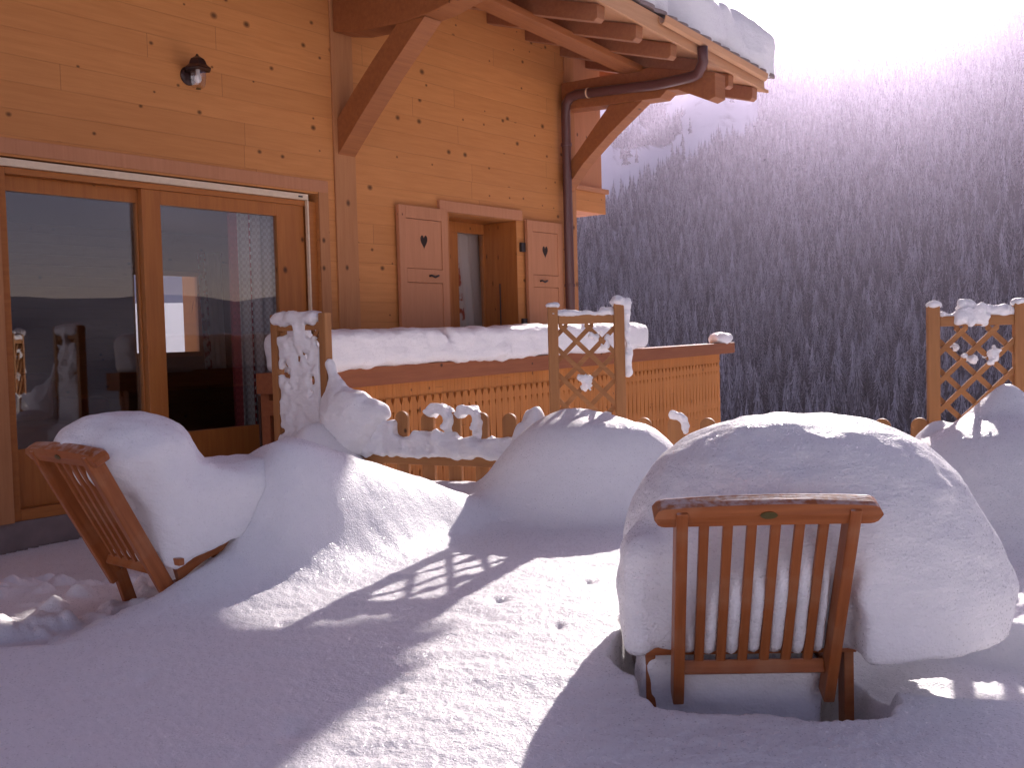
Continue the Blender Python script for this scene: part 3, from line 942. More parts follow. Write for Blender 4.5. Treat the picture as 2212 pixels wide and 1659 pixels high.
# ------------------------------------------------------------------ chairs
def chair(loc, across, back_len, recline, label, side_legs=True):
    """local x across, y towards the seat, z up; origin at the foot of the back"""
    rz = math.atan2(across[1], across[0])
    t = empty('wooden_chair', loc, rz); tag(t, label, 'chair', 'slatted wooden chairs under snow')
    def bp(x, f, off=0.0):      # point of the back at fraction f of its height
        return Vector((x, -recline * f + off, back_len * f))
    def stick(name, p0, p1, w, d, mat=M['teak'], bevel=.005):
        m, L = beam_matrix(p0, p1, (0, 1, 0.4))
        return MB().box(0, L, -w / 2, w / 2, -d / 2, d / 2).build(name, mat, t, m, bevel)
    for sx in (-1, 1):
        stick('post', bp(sx * .193, -.02, -.012), bp(sx * .203, 1.0, -.012), .029, .058)
    for i in range(6):
        x = (-2.5 + i)
        stick('slat', bp(x * .0555, .165, .008), bp(x * .0575, .965, .008), .024, .016, bevel=.003)
    m, L = beam_matrix(bp(-.18, .145), bp(.18, .145), (0, 0.4, 1))
    MB().box(0, L, -.014, .014, -.018, .018).build('lower_rail', M['teak'], t, m, .004)
    # top rail with rounded ends and a gentle arch
    n = 60; tr = []
    def prof(x):
        k = abs(x) / .268
        hh = .025 + .005 * (1 - k * k)
        if k > .90: hh *= math.sqrt(max(0.02, 1 - ((k - .90) / .10) ** 2))
        return hh
    mbx = MB(); base = bp(0, 1.0)
    upv = Vector((0, -recline, back_len)).normalized(); yv = Vector((0, back_len, recline)).normalized()
    rows = []
    for i in range(n + 1):
        x = -.268 + .536 * i / n; h = prof(x); c = base + Vector((x, 0, 0)) - upv * (.006 * (x / .268) ** 2) - upv * .006
        rows.append([c + yv * a + upv * b for a, b in ((-.03, -h), (-.034, 0), (-.03, h * .9), (-.015, h), (.012, h), (.022, h * .8), (.022, -h))])
    k = len(rows[0])
    mbx.add([p for r in rows for p in r], [[i * k + j, i * k + (j + 1) % k, (i + 1) * k + (j + 1) % k, (i + 1) * k + j] for i in range(n) for j in range(k)] + [list(range(k))[::-1], list(range(n * k, n * k + k))])
    TR = mbx.build('top_rail', M['teak'], t, smooth=False)
    pl = MB(); c = base - yv * .0345 - upv * .006
    pl.prism([c + Vector((.02 * math.cos(a), 0, 0)) + upv * .0095 * math.sin(a) for a in [2 * math.pi * i / 20 for i in range(20)]], tuple(-yv * .002), tuple(yv * .004))
    pl.build('brass_badge', M['brass'], TR)
    # arms, seat rails, seat slats, legs
    for sx in (-1, 1):
        m, L = beam_matrix((sx * .195, .02, .06), (sx * .195, .30, .13), (0, 0, 1))
        b = MB(); N_ = 8
        pts = [(L * i / N_, .035 * math.sin(i / N_ * 2.6)) for i in range(N_ + 1)]
        b.prism([(x, 0, z - .03) for x, z in pts] + [(x, 0, z + .026) for x, z in reversed(pts)], (0, -.014, 0), (0, .014, 0))
        b.build('seat_rail', M['teak'], t, m)
        if side_legs: MB().box(sx * .258 - .013, sx * .258 + .013, .01, .07, -.42, .10).build('leg', M['teak'], t, bevel=.004)
        else: stick('leg', (sx * .193, .0, .03), (sx * .193, .10, -.30), .029, .05)
        MB().box(sx * .235 - .014, sx * .235 + .014, .43, .49, -.42, .15).build('leg', M['teak'], t, bevel=.004)
    for i in range(6):
        MB().box(-.18, .18, .04 + i * .075, .095 + i * .075, .085, .103).build('seat_slat', M['teak'], t, bevel=.003)
    MB().box(-.272, .272, -.012, .012, .102, .128).build('cross_rail', M['teak'], t, bevel=.004)
    return t


CBR = at(1622, 1494, 2.62)
CR_ = chair(tuple(CBR), (1, -.03), .525, .215, 'reddish wooden chair seen from behind, before the big snow dome')
CBL = np.array([-1.415, 3.83, -.895])
CL_ = chair(tuple(CBL), (.75, -.66), .535, .28, 'dark wooden chair tilted back at left, near the glazed door', False)


# ---- the snow dome on the right chair
def dome(x, y, z):
    p = (np.abs((x - .205) / .515) ** 2.6 + np.abs((y - .31) / .47) ** 2.2 + np.abs((z - .20) / .50) ** 2.2) ** (1 / 2.3)
    g = (p - 1) * .47
    g = smin(g, s_ell(x, y, z, (.47, .22, .22), (.24, .22, .15)), .14)
    g = smin(g, s_box(x, y, z, (-.235, .10, .24), (.09, .12, .17), .06), .05)
    # keep clear of the chair back
    back = -.215 * z / .50
    gap = np.cos(math.pi * x / .0565) ** 2 * (np.abs(x) < .17) * sstep(.40, .30, z + .03 * vnoise(x * 25, z * 3, 0 * x, 5))
    clear = smax(y - back - .026 + .034 * gap, np.abs(x) - .238 - .014 * vnoise(z * 14, 0 * x, 0 * x, 8), .02)
    clear = smax(clear, z - .56, .03)
    g = smax(g, -clear, .03)
    g = smax(g, -(z - .11 + .35 * np.maximum(-.24 - x, 0)), .03)
    g = g + .005 * fbm(x * 5 + y * 2, y * 5, z * 11, 3, 61) * sstep(.0, .2, y - back)
    return g


dn = snow_body('snow_dome', dome, (-.42, -.34, -.05), (.85, 1.0, .80), .0125, M['snow'], .006, 13, 21)
dn.matrix_world = CR_.matrix_world if False else Matrix.Translation(Vector(CBR)) @ Matrix.Rotation(math.atan2(-.03, 1), 4, 'Z')
tag(dn, 'big rounded snow dome piled over the seat of the chair at right', 'snow')
und = snow_body('snow_clump', lambda x, y, z: smin(s_box(x, y, z, (0.0, .10, -.03), (.19, .10, .13), .05), s_box(x, y, z, (-.22, .1, -.02), (.06, .09, .13), .04), .05), (-.4, -.1, -.25), (.35, .35, .2), .0125, M['snow'], .009, 14, 25)
und.matrix_world = dn.matrix_world
tag(und, 'block of snow packed under the seat of the chair at right', 'snow')


def lcap(x, y, z):
    g = s_box(x, y, z, (.015, .29, .22), (.245, .35, .22), .12)
    g = smin(g, s_ell(x, y, z, (-.03, -.05, .51), (.27, .25, .155)), .12)
    back = -.28 * z / .535
    clear = smax(y - back - .018 - .02 * vnoise(z * 16, x * 6, 0 * x, 3), z - .562, .02)
    # a rim of the post stays free at the right side
    g = smax(g, -clear, .02)
    seat = z - (.09 + .32 * np.maximum(y, 0))
    g = smax(g, -smax(seat, y - .27, .05), .03)
    return g


lc = snow_body('snow_mound', lcap, (-.55, -.42, -.05), (.55, 1.3, .75), .0135, M['snow'], .009, 12, 33)
lc.matrix_world = Matrix.Translation(Vector(CBL)) @ Matrix.Rotation(math.atan2(-.66, .75), 4, 'Z')
tag(lc, 'rounded snow cap heaped on the tilted chair at left', 'snow')

# ------------------------------------------------------------------ snow on fence and trellises
def local_snow(name, label, org, ang, fn, lo, hi, h, amp, freq, seed):
    o = snow_body(name, fn, lo, hi, h, M['snow'], amp, freq, seed)
    o.matrix_world = Matrix.Translation(Vector((org[0], org[1], 0))) @ Matrix.Rotation(ang, 4, 'Z')
    tag(o, label, 'snow'); return o


angF = math.atan2((PB_L - PA_R)[1], (PB_L - PA_R)[0]); LF = float(np.linalg.norm(PB_L - PA_R))


def fx(u):      # distance along the left fence for image column u
    d = _f + CR * (u - 1106) / F + CU * (829.5 - 930) / F
    e = (PB_L - PA_R) / LF; n = np.array([-e[1], e[0], 0]); k = (PA_R @ n) / (d @ n)
    return float((d * k - PA_R) @ e)


def fsnow(x, y, z):
    g = None
    for (u, w, z0, z1) in [(760, .16, -.66, -.42), (800, .12, -.66, -.58), (838, .075, -.66, -.48), (880, .10, -.66, -.58), (925, .09, -.66, -.555), (965, .1, -.66, -.56), (1005, .1, -.66, -.585), (1045, .08, -.66, -.60), (1090, .09, -.66, -.585)]:
        b = s_box(x, y, z, (fx(u), -.03, (z0 + z1) / 2), (w, .05, (z1 - z0) / 2 + .02), .03)
        g = b if g is None else smin(g, b, .03)
    return g


local_snow('snow_clump', 'ragged snow lying on the rail between the left fence pickets', PA_R, angF, fsnow, (.0, -.16, -.74), (LF + .05, .1, -.35), .011, .016, 16, 41)
for uc, zc, lab in ((944, -.42, 'hood of snow curling over a picket left of another hooded picket'), (1006, -.425, 'hood of snow curling over a picket, right of another hooded picket')):
    xc = fx(uc)

    def hood(x, y, z, xc=xc, zc=zc):
        r = np.sqrt((x - xc - .02) ** 2 + (z - zc + .045) ** 2)
        ring = np.maximum(np.abs(r - .068) - .022, np.abs(y + .0) - .05)
        g = smax(ring, -(z - zc + .055) - (x - xc) * 0.7, .03)
        tail = s_cap(x, y, z, (xc + .085, .0, zc - .05), (xc + .075, 0, zc - .15), .026)
        return smin(g, tail, .03)
    local_snow('snow_hood', lab, PA_R, angF, hood, (xc - .13, -.1, zc - .22), (xc + .16, .1, zc + .1), .008, .012, 24, int(uc))


def lump_a(x, y, z):      # big drift hung from the right post of the crusted trellis
    g = s_ell(x, y, z, (.20, -.05, -.47), (.21, .14, .20))
    g = smin(g, s_cap(x, y, z, (.03, -.01, -.12), (.10, -.03, -.33), .028), .13)
    g = smin(g, s_ell(x, y, z, (.33, -.03, -.43), (.12, .08, .07)), .07)
    g = smin(g, s_ell(x, y, z, (.14, -.05, -.61), (.13, .1, .1)), .08)
    return g


local_snow('snow_drift', 'smooth hanging snow drift beside the right post of the crusted trellis', PA_R, angF, lump_a, (-.06, -.25, -.80), (.56, .14, 0), .012, .010, 14, 51)

angA = math.atan2((PA_R - PA_L)[1], (PA_R - PA_L)[0]); LA = float(np.linalg.norm(PA_R - PA_L))


def crust(x, y, z):
    g = s_box(x, y, z, (LA / 2, -.012, -.37), (LA / 2 - .035, .022, .42), .015)
    pores = fbm(x * 16, y * 4, z * 16, 2, 77)
    g = g + .055 * np.maximum(pores - .45, 0)
    low = s_ell(x, y, z, (LA / 2, -.05, -.74), (LA / 2 + .08, .13, .16))
    top = s_box(x, y, z, (LA / 2 - .03, -.0, .155), (LA / 2 - .01, .055, .045), .04)
    neck = s_box(x, y, z, (LA * .55, -.01, .07), (.05, .03, .1), .02)
    # open slot below the top rail
    slot = s_box(x, y, z, (LA / 2, 0, .09), (LA / 2, .2, .045), .01)
    g = smax(g, -slot, .012)
    return smin(smin(smin(g, low, .06), top, .02), neck, .02)


local_snow('snow_crust', 'porous snow crust plastered over the lattice of the trellis before the door', PA_L, angA, crust, (-.12, -.24, -.95), (LA + .12, .14, .26), .011, .012, 20, 61)
# the clumps left on the corner trellis
angB = math.atan2((PB_R - PB_L)[1], (PB_R - PB_L)[0]); LB = float(np.linalg.norm(PB_R - PB_L))


def sx_b(u): return (u - 1199) / 142 * LB


def sz_b(v): return -(v - 731) / F * 5.6


local_snow('snow_patch', 'thin irregular snow on the top rail of the bare corner trellis', PB_L, angB,
           lambda x, y, z: smin(smin(s_ell(x, y, z, (.09, 0, .125), (.075, .03, .022)), s_ell(x, y, z, (.19, 0, .118), (.12, .025, .014)), .02), s_ell(x, y, z, (.30, 0, .13), (.045, .03, .03)), .02),
           (-.05, -.08, .07), (LB, .08, .19), .007, .007, 30, 71)
local_snow('snow_patch', 'small snow cap on the left post of the bare corner trellis', PB_L, angB, lambda x, y, z: s_ell(x, y, z, (.005, 0, .172), (.036, .036, .018)), (-.08, -.08, .12), (.08, .08, .23), .006, .006, 30, 72)


def rpost(x, y, z):
    g = s_ell(x, y, z, (LB + .005, 0, .185), (.045, .045, .03))
    g = smin(g, s_cap(x, y, z, (LB + .04, 0, .16), (LB + .045, 0, -.2), .019), .03)
    g = smin(g, s_cap(x, y, z, (LB + .035, 0, -.30), (LB + .032, 0, -.34), .014), .01)
    return g


local_snow('snow_patch', 'snow plastered down the right post of the bare corner trellis', PB_L, angB, rpost, (LB - .08, -.09, -.42), (LB + .12, .09, .26), .007, .011, 26, 73)
local_snow('snow_clump', 'snow clump stuck at a lattice crossing of the bare corner trellis', PB_L, angB,
           lambda x, y, z: smin(s_ell(x, y, z, (sx_b(1267), -.01, sz_b(822)), (.034, .028, .02)), s_ell(x, y, z, (sx_b(1268), -.01, sz_b(834)), (.024, .025, .03)), .02), (sx_b(1267) - .08, -.07, sz_b(830) - .09), (sx_b(1267) + .08, .07, sz_b(830) + .09), .006, .015, 30, 74)
local_snow('snow_clump', 'snow clump near the top right of the bare corner trellis', PB_L, angB,
           lambda x, y, z: smin(s_ell(x, y, z, (sx_b(1300), .0, sz_b(732)), (.035, .025, .018)), s_ell(x, y, z, (sx_b(1312), .0, sz_b(748)), (.025, .025, .024)), .02), (sx_b(1305) - .1, -.07, sz_b(740) - .09), (sx_b(1305) + .1, .07, sz_b(740) + .09), .006, .016, 30, 75)
for uu, lab in ((1243, 'small snow clump low on the left of the bare corner trellis'), (1310, 'small snow clump low on the right of the bare corner trellis')):
    xx, zz = sx_b(uu), sz_b(908)
    local_snow('snow_clump', lab, PB_L, angB, lambda x, y, z, xx=xx, zz=zz: s_ell(x, y, z, (xx, -.01, zz), (.028, .025, .026)), (xx - .07, -.07, zz - .07), (xx + .07, .07, zz + .07), .006, .013, 32, int(uu))
# a hood on a picket right of the corner trellis
angG = math.atan2((PC_L - PB_R)[1], (PC_L - PB_R)[0]); xk = .305
local_snow('snow_hood', 'small snow hood on a picket right of the corner trellis', PB_R, angG,
           lambda x, y, z: smin(s_cap(x, y, z, (xk - .02, 0, -.435), (xk + .035, 0, -.455), .018), s_cap(x, y, z, (xk + .045, 0, -.47), (xk + .05, 0, -.53), .014), .02), (xk - .09, -.06, -.6), (xk + .12, .06, -.38), .007, .014, 28, 82)
# right trellis
angC = math.atan2((PC_R - PC_L)[1], (PC_R - PC_L)[0]); LC = float(np.linalg.norm(PC_R - PC_L))


def sx_c(u): return (u - 2017) / 186 * LC


def sz_c(v): return -(v - 705) / F * 4.96


def ctop(x, y, z):
    g = s_cap(x, y, z, (.04, 0, sz_c(681)), (LC - .03, 0, sz_c(676)), .014)
    for u, v, r in ((2075, 660, .026), (2098, 660, .028), (2122, 664, .028), (2150, 672, .024), (2170, 672, .03)):
        g = smin(g, s_ell(x, y, z, (sx_c(u), 0, sz_c(v)), (r, .035, r)), .03)
    g = smin(g, s_box(x, y, z, (sx_c(2098), -.012, sz_c(683)), (.075, .036, .05), .02), .03)
    g = smin(g, s_ell(x, y, z, (sx_c(2082), -.012, sz_c(699)), (.03, .03, .025)), .02)
    return g


local_snow('snow_patch', 'lumpy white snow on the top rail of the right trellis', PC_L, angC, ctop, (-.02, -.1, -.04), (LC + .02, .1, .2), .008, .014, 24, 91)
for xx, lab in ((0, 'thin snow cap on the left post of the right trellis'), (LC, 'snow cap on the right post of the right trellis')):
    local_snow('snow_patch', lab, PC_L, angC, lambda x, y, z, xx=xx: s_ell(x, y, z, (xx, 0, .107), (.036, .036, .02)), (xx - .07, -.07, .05), (xx + .07, .07, .16), .006, .004, 30, 92)
for k, (u, v, a, b_, lab) in enumerate([(2067, 751, .016, .016, 'tiny snow clump upper left on the right trellis'), (2079, 768, .02, .017, 'tiny snow clump on the left crossing of the right trellis'), (2100, 776, .018, .014, 'small snow clump below centre on the right trellis'), (2144, 768, .034, .04, 'largest snow clump in the middle of the right trellis')]):
    xx, zz = sx_c(u), sz_c(v)
    local_snow('snow_clump', lab, PC_L, angC, lambda x, y, z, xx=xx, zz=zz, a=a, b_=b_: s_ell(x, y, z, (xx, -.012, zz), (a, .028, b_)), (xx - .09, -.07, zz - .09), (xx + .09, .07, zz + .09), .006, .015, 32, 95 + k)


# ------------------------------------------------------------------ ground snow (terrace)
def wall_t(x, y): return (x - W0[0]) * NO[0] + (y - W0[1]) * NO[1]


def bumpf(x, y, cx, cy, rx, ry, h, rot=0.0, p=2.0):
    c, s = math.cos(rot), math.sin(rot); dx, dy = x - cx, y - cy
    a, b = (dx * c + dy * s) / rx, (-dx * s + dy * c) / ry
    q = np.sqrt(a * a + b * b)
    return h * np.exp(-q ** p)


def pmax(*a): return sum(q ** 5 for q in a) ** .2


def ground(x, y):
    t = wall_t(x, y)
    xc = np.interp(y, [2.6, 3.05, 3.5, 3.95, 4.5, 5.2, 6.0, 7.5], [-1.37, -1.37, -1.28, -1.06, -1.05, -1.3, -1.2, -.4])
    lowness = sstep(-.02, .34, np.minimum(xc - x, (y - 3.03) * 1.3))
    z = -.88 - (.11 + .25 * sstep(4.0, 5.5, y)) * lowness
    z = z + .02 * vnoise(x * .9, y * .9, 0 * x, 4)
    z = z - .12 * np.maximum(np.hypot(x, y) - 6.3, 0) * sstep(-1.0, 0.2, x)
    # left mound with its long shoulder
    ux, uy = .66, .75                       # along the snowed-in foot of the left seat
    al = (x + 1.415) * ux + (y - 3.83) * uy; cr = -(x + 1.415) * uy + (y - 3.83) * ux
    hh = np.interp(al, [.20, .32, .40, .50, .62, .85, 1.1, 1.4, 1.6, 1.72, 1.85], [0, .12, .33, .43, .445, .415, .345, .23, .13, .06, 0])
    m = hh * np.exp(-(np.abs(cr - .02) / np.where(cr < .02, .43 - .11 * sstep(.7, 1.4, al), .42)) ** 4.0) * (1 + .05 * vnoise(x * 3, y * 3, 0 * x, 77))
    m2 = 0 * x
    m3 = bumpf(x, y, -1.35, 6.15, .42, .45, .42, 0, 2.2)
    k = np.maximum(m, np.maximum(m2, m3)); m4 = bumpf(x, y, -.87, 4.17, .27, .24, .385, .85, 3.0); z = z + pmax(m, m2, m3, m4)
    z = z + bumpf(x, y, -1.0, 3.86, .30, .24, .115, .7, 2.2)
    # planter at the corner trellis
    c1 = bumpf(x, y, .40, 5.24, .52, .40, .38, -.1, 4.2) * (1 + .06 * vnoise(x * 4, y * 4, 0 * x, 91))
    c2 = bumpf(x, y, .44, 5.46, .30, .14, .06, 0, 2.4)
    c3 = bumpf(x, y, .10 + .03 * vnoise(x * 9, y * 9, 0 * x, 3), 5.62, .15, .13, .45, 0, 2.6) * (1 + .18 * vnoise(x * 16, y * 16, 0 * x, 9))
    z = z + pmax(c3, c1 + c2)
    # planter before the right trellis: broad heap and a peak
    d1 = bumpf(x, y, 2.15, 4.45, .55, .55, .36, 0, 2.8)
    d2 = bumpf(x, y, 2.30, 4.70, .21, .17, .26, .2, 1.8)
    d3 = bumpf(x, y, 1.98, 4.78, .14, .1, .12, 0, 2)
    z = z + d1 + pmax(d2, d3)
    # snow banked against the picket fence, and the lower lane behind it
    ex, ey = (PB_L - PA_R)[:2] / LF
    dl = -(x - PA_R[0]) * ey + (y - PA_R[1]) * ex; sl_f = (x - PA_R[0]) * ex + (y - PA_R[1]) * ey
    inl = sstep(-.3, .1, sl_f) * sstep(LF + 6.0, LF + 4.0, sl_f)
    z = z + inl * .07 * np.exp(-((dl + .25) / .35) ** 2)
    fy = np.interp(x, [-1.14, PB_L[0], PB_R[0], PC_L[0], 4.0], [6.27, PB_L[1], PB_R[1], PC_L[1], 4.6])
    z = z - .28 * sstep(.10, .5, y - fy) * sstep(-1.2, -.9, x)
    for hx_, hy_, hr_, hd_ in ((-.065, 3.36, .028, .02), (-.52, 2.27, .03, .014), (.12, 3.05, .02, .012), (-.3, 2.5, .018, .01), (-1.0, 2.7, .03, .008), (.25, 3.6, .02, .012), (-.75, 3.2, .02, .01)):
        z = z - hd_ * np.exp(-((x - hx_) / hr_) ** 2 - ((y - hy_) / (hr_ * 1.4)) ** 2)
    # hollow round the right chair
    lx_, ly_ = x - CBR[0], y - CBR[1]
    pit = sstep(1.0, .80, (1 + .07 * vnoise(x * 7, y * 7, 0 * x, 15) + .03 * vnoise(x * 24, y * 24, 0 * x, 16)) * (np.abs((lx_ + .0) / .345) ** 3 + np.abs((ly_ - .12) / .44) ** 4) ** .3)
    z = z - .30 * pit
    pit2 = sstep(1.05, .6, np.sqrt(((lx_ - .62) / .42) ** 2 + ((ly_ - .12) / .33) ** 2))
    z = z - .10 * pit2
    rim = sstep(.25, .0, np.abs(ly_ + .34)) * sstep(1.3, .3, np.abs(lx_ - .3))
    z = z + .0 * rim
    # hollow behind the left chair
    # walked lumps in the lower strip
    strip = sstep(.9, 1.6, t) * sstep(3.3, 2.6, t) * sstep(-1.2, -1.5, x)
    z = z + strip * .05 * np.maximum(fbm(x * 9, y * 9, 0 * x, 3, 8), -.2)
    return z


az_f = np.linspace(-36, 36, 720); az_c1 = np.linspace(36, 180, 74)[1:]; az_c0 = np.linspace(-180, -36, 74)[:-1]
AZ = np.radians(np.concatenate([az_c0, az_f, az_c1]))
RR = [0.25]
while RR[-1] < 1.6: RR.append(RR[-1] * 1.05)
while RR[-1] < 8.0: RR.append(RR[-1] * 1.0042)
while RR[-1] < 14.5: RR.append(RR[-1] * 1.02)
RR = np.array(RR)
A2, R2 = np.meshgrid(AZ, RR)
gx, gy = R2 * np.sin(A2), R2 * np.cos(A2)
gz = ground(gx, gy)
gz += .0030 * fbm(gx * 11, gy * 16, 0 * gx, 3, 2) + .0020 * vnoise(gx * 75, gy * 95, 0 * gx, 6) + .006 * fbm(gx * 2.2 + gy * .8, gy * 3.4, 0 * gx, 2, 44)
# keep the field below floor level inside the chalet
ins = (wall_t(gx, gy) < -.02) & ((gx - W0[0]) * D[0] + (gy - W0[1]) * D[1] < 6.1)
gz = np.where(ins, -1.45, gz)
nr, na = A2.shape
ii, jj = np.meshgrid(np.arange(nr - 1), np.arange(na - 1), indexing='ij')
q = np.stack([ii * na + jj, (ii + 1) * na + jj, (ii + 1) * na + jj + 1, ii * na + jj + 1], -1).reshape(-1, 4)[:, ::-1]
me = np_mesh('snow_ground', np.stack([gx, gy, gz], -1).reshape(-1, 3), q)
SG = link('snow_ground', me, M['snowg'], None, None, True); tag(SG, kind='structure')

# ------------------------------------------------------------------ terrain to the horizon
_az = [-180, -70, -55, -30, -10, 0, 5, 10, 13.5, 18, 22, 26, 30, 36, 45, 55, 65, 90, 130, 180]
_el = [3, 4, 9, 12, 14, 15.5, 15.5, 15, 15.9, 17.2, 18.6, 19.8, 20.0, 17, 10, 5, 3.2, 2.6, 3, 3]


def terrain(x, y):
    r = np.hypot(x, y); az = np.degrees(np.arctan2(x, y))
    el = np.interp(az, _az, _el)
    RI = 1500 + 120 * np.sin(np.radians(az) * 7) * 0
    zr = RI * np.tan(np.radians(el)) + 22 * fbm(az * .45, 0 * az, 0 * az, 4, 31) * np.clip(el / 10, .3, 1)
    near = -1.55 - .31 * np.maximum(r - 13, 0)
    zv = -150 + 0 * r
    low = np.maximum(near, zv)
    low = zv + np.logaddexp(0, (near - zv) / 20) * 20
    f = np.clip((r - 620) / (RI - 620), 0, 1)
    up = (zr + 150) * f ** 1.12
    z = low + up - np.maximum(r - RI, 0) * .45
    rough = np.clip((r - 300) / 500, 0, 1)
    z = z + rough * (26 * fbm(x * .0045, y * .0045, 0 * x, 4, 13) * np.minimum(1, f * 4 + .2) * (1 - f ** 6))
    # gentle sunny slope behind the chalet
    back = sstep(-4, -13, az) * sstep(-75, -50, az)
    bounce_hill = np.clip((np.abs(np.degrees(np.arctan2(np.sin(np.radians(az - 185)), np.cos(np.radians(az - 185))))) - 65) / -20, 0, 1)  # unseen snow slope behind the camera, added to bounce sun onto the wall
    bounce_hill = bounce_hill * bounce_hill * (3 - 2 * bounce_hill)
    z = z * (1 - bounce_hill) + bounce_hill * (-1.75 + 24 * sstep(15, 95, r) + np.maximum(r - 95, 0) * .16)
    zb_ = -1.5 + 5.2 * sstep(20, 95, r) - np.maximum(r - 95, 0) * .45
    zb_ = zv + np.logaddexp(0, (zb_ - zv) / 12) * 12 + up + (z - low - up)
    z = z * (1 - back) + zb_ * back
    return z


AZT = np.radians(np.concatenate([np.linspace(-180, -30, 101)[:-1], np.linspace(-30, 45, 301)[:-1], np.linspace(45, 180, 91)]))
RT = np.concatenate([np.geomspace(11.5, 600, 90), np.linspace(612, 1560, 170), np.linspace(1600, 2500, 14)])
A3, R3 = np.meshgrid(AZT, RT); tx, ty = R3 * np.sin(A3), R3 * np.cos(A3); tz = terrain(tx, ty)
tz = np.where(R3 < 14.6, np.minimum(tz, -1.75), tz)
nr, na = A3.shape
ii, jj = np.meshgrid(np.arange(nr - 1), np.arange(na - 1), indexing='ij')
q = np.stack([ii * na + jj, (ii + 1) * na + jj, (ii + 1) * na + jj + 1, ii * na + jj + 1], -1).reshape(-1, 4)[:, ::-1]
TM = link('mountain', np_mesh('mountain', np.stack([tx, ty, tz], -1).reshape(-1, 3), q), M['terrain'], None, None, True)
tag(TM, kind='structure')


def open_snow(pu, pv, n1):
    """snowfields and clearings of the far slope (image directions from the terrace)"""
    edge = 452 - (pu - 1310) * .52
    high = (pu < 1640) & (pv < edge + 14 * n1)
    patch = ((np.abs((pu - 1400) - (pv - 360) * -.6) < 70) & (np.abs(pv - 372) < 34)) | ((np.abs(pu - 1440) < 60) & (np.abs(pv - 270) < 46)) | ((np.abs(pu - 1350) < 45) & (np.abs(pv - 300) < 20))
    patch &= (n1 > .12)
    clear = ((np.abs(pv - (512 - (pu - 1330) * .32)) < 14) & (pu > 1310) & (pu < 1405)) | ((np.abs(pv - (492 - (pu - 2140) * .05)) < 9) & (pu > 2120))
    return (high & ~patch) | clear


def proj(p):
    dd = p @ _f; return 1106 + F * (p @ CR) / dd, 829.5 - F * (p @ CU) / dd


TP = np.stack([tx, ty, tz], -1).reshape(-1, 3); tr_ = R3.ravel(); ta_ = np.degrees(A3.ravel())
tpu, tpv = proj(np.where(TP[:, 1:2] > 1, TP, 1.0)); tn1 = fbm(TP[:, 0] * .02, TP[:, 1] * .02, 0 * tr_, 3, 55)
wooded = ((tr_ > 640) & ~((np.abs(ta_) < 40) & open_snow(tpu, tpv, tn1)) & (ta_ > -60) & (ta_ < 125)).astype(np.float32)
wa_ = TM.data.attributes.new('wooded', 'FLOAT', 'POINT'); wa_.data.foreach_set('value', wooded)


# ------------------------------------------------------------------ forest
def spruce(tiers, seg, seed, H=18.0, R=3.5):
    r_ = np.random.default_rng(seed); V = []; T = []; S = []
    for k in range(tiers):
        f = k / (tiers - 1); z0 = H * (.06 + .84 * f); rad = R * (1 - f) ** .85 + .25
        rad *= r_.uniform(.82, 1.12); top = z0 + H / tiers * 1.55
        b = len(V); S.append(.5 * (.3 + .7 * f)); V.append((r_.normal(0, .12 * rad), r_.normal(0, .12 * rad), top * r_.uniform(.97, 1.02))); ph = r_.uniform(0, 6.28)
        for i in range(2 * seg):
            a = ph + math.pi * i / seg; rr = rad * (r_.uniform(.6, 1.25) if i % 2 == 0 else r_.uniform(.35, .7))
            S.append(r_.uniform(.75, 1.0) * (.35 + .65 * f) if i % 2 == 0 else 0.0)  # snow on the tips; dark inner and lower branches also stand for shade
            V.append((rr * math.cos(a), rr * math.sin(a), z0 - (.30 * rad if i % 2 == 0 else .05 * rad) * r_.uniform(.2, 2.0)))
        for i in range(2 * seg): T.append((b, b + 1 + i, b + 1 + (i + 1) % (2 * seg)))
    b = len(V)
    for i in range(5): V.append((.22 * math.cos(i * 1.257), .22 * math.sin(i * 1.257), -1.5))
    V.append((0, 0, H * .9))
    for i in range(5): T.append((b + i, b + (i + 1) % 5, b + 5))
    return np.array(V), np.array(T), np.array(S + [0] * (len(V) - len(S)), np.float32)


NT = 42000
azs = np.radians(rng.uniform(-9, 34, NT)); rs = np.sqrt(rng.uniform(660 ** 2, 1540 ** 2, NT))
px, py = rs * np.sin(azs), rs * np.cos(azs); pz = terrain(px, py)
P3 = np.stack([px, py, pz], 1); pu, pv = proj(P3)
n1 = fbm(px * .02, py * .02, 0 * px, 3, 55); n2 = fbm(px * .006, py * .006, 0 * px, 2, 56)
keep = n1 > -9
keep &= ~(open_snow(pu, pv, n1) & (rng.random(NT) > .006))
keep &= ~((np.abs(pv - (330 - (pu - 1700) * .62)) < 5) & (pu > 1640) & (pu < 1800) & (rng.random(NT) > .4))
keep &= (pz > -148) | (rs < 900)
P3, pu, pv, rs = P3[keep], pu[keep], pv[keep], rs[keep]
# thin out: at least ~4 m apart on a hash grid
cell = np.floor(P3[:, :2] / np.where(rs < 960, 8.0, 5.8)[:, None]).astype(np.int64); _, first = np.unique(cell[:, 0] * 100003 + cell[:, 1], return_index=True)
P3, pu, pv, rs = P3[first], pu[first], pv[first], rs[first]
sz = rng.uniform(.7, 1.4, len(P3)) * (1.55 - .62 * np.clip((rs - 700) / 600, 0, 1))
vis = (pu > 1240) & (pu < 2225) & (pv < 950)
big = np.where(vis, sz / rs, 0); big = np.where((pv > 640), big, 0)
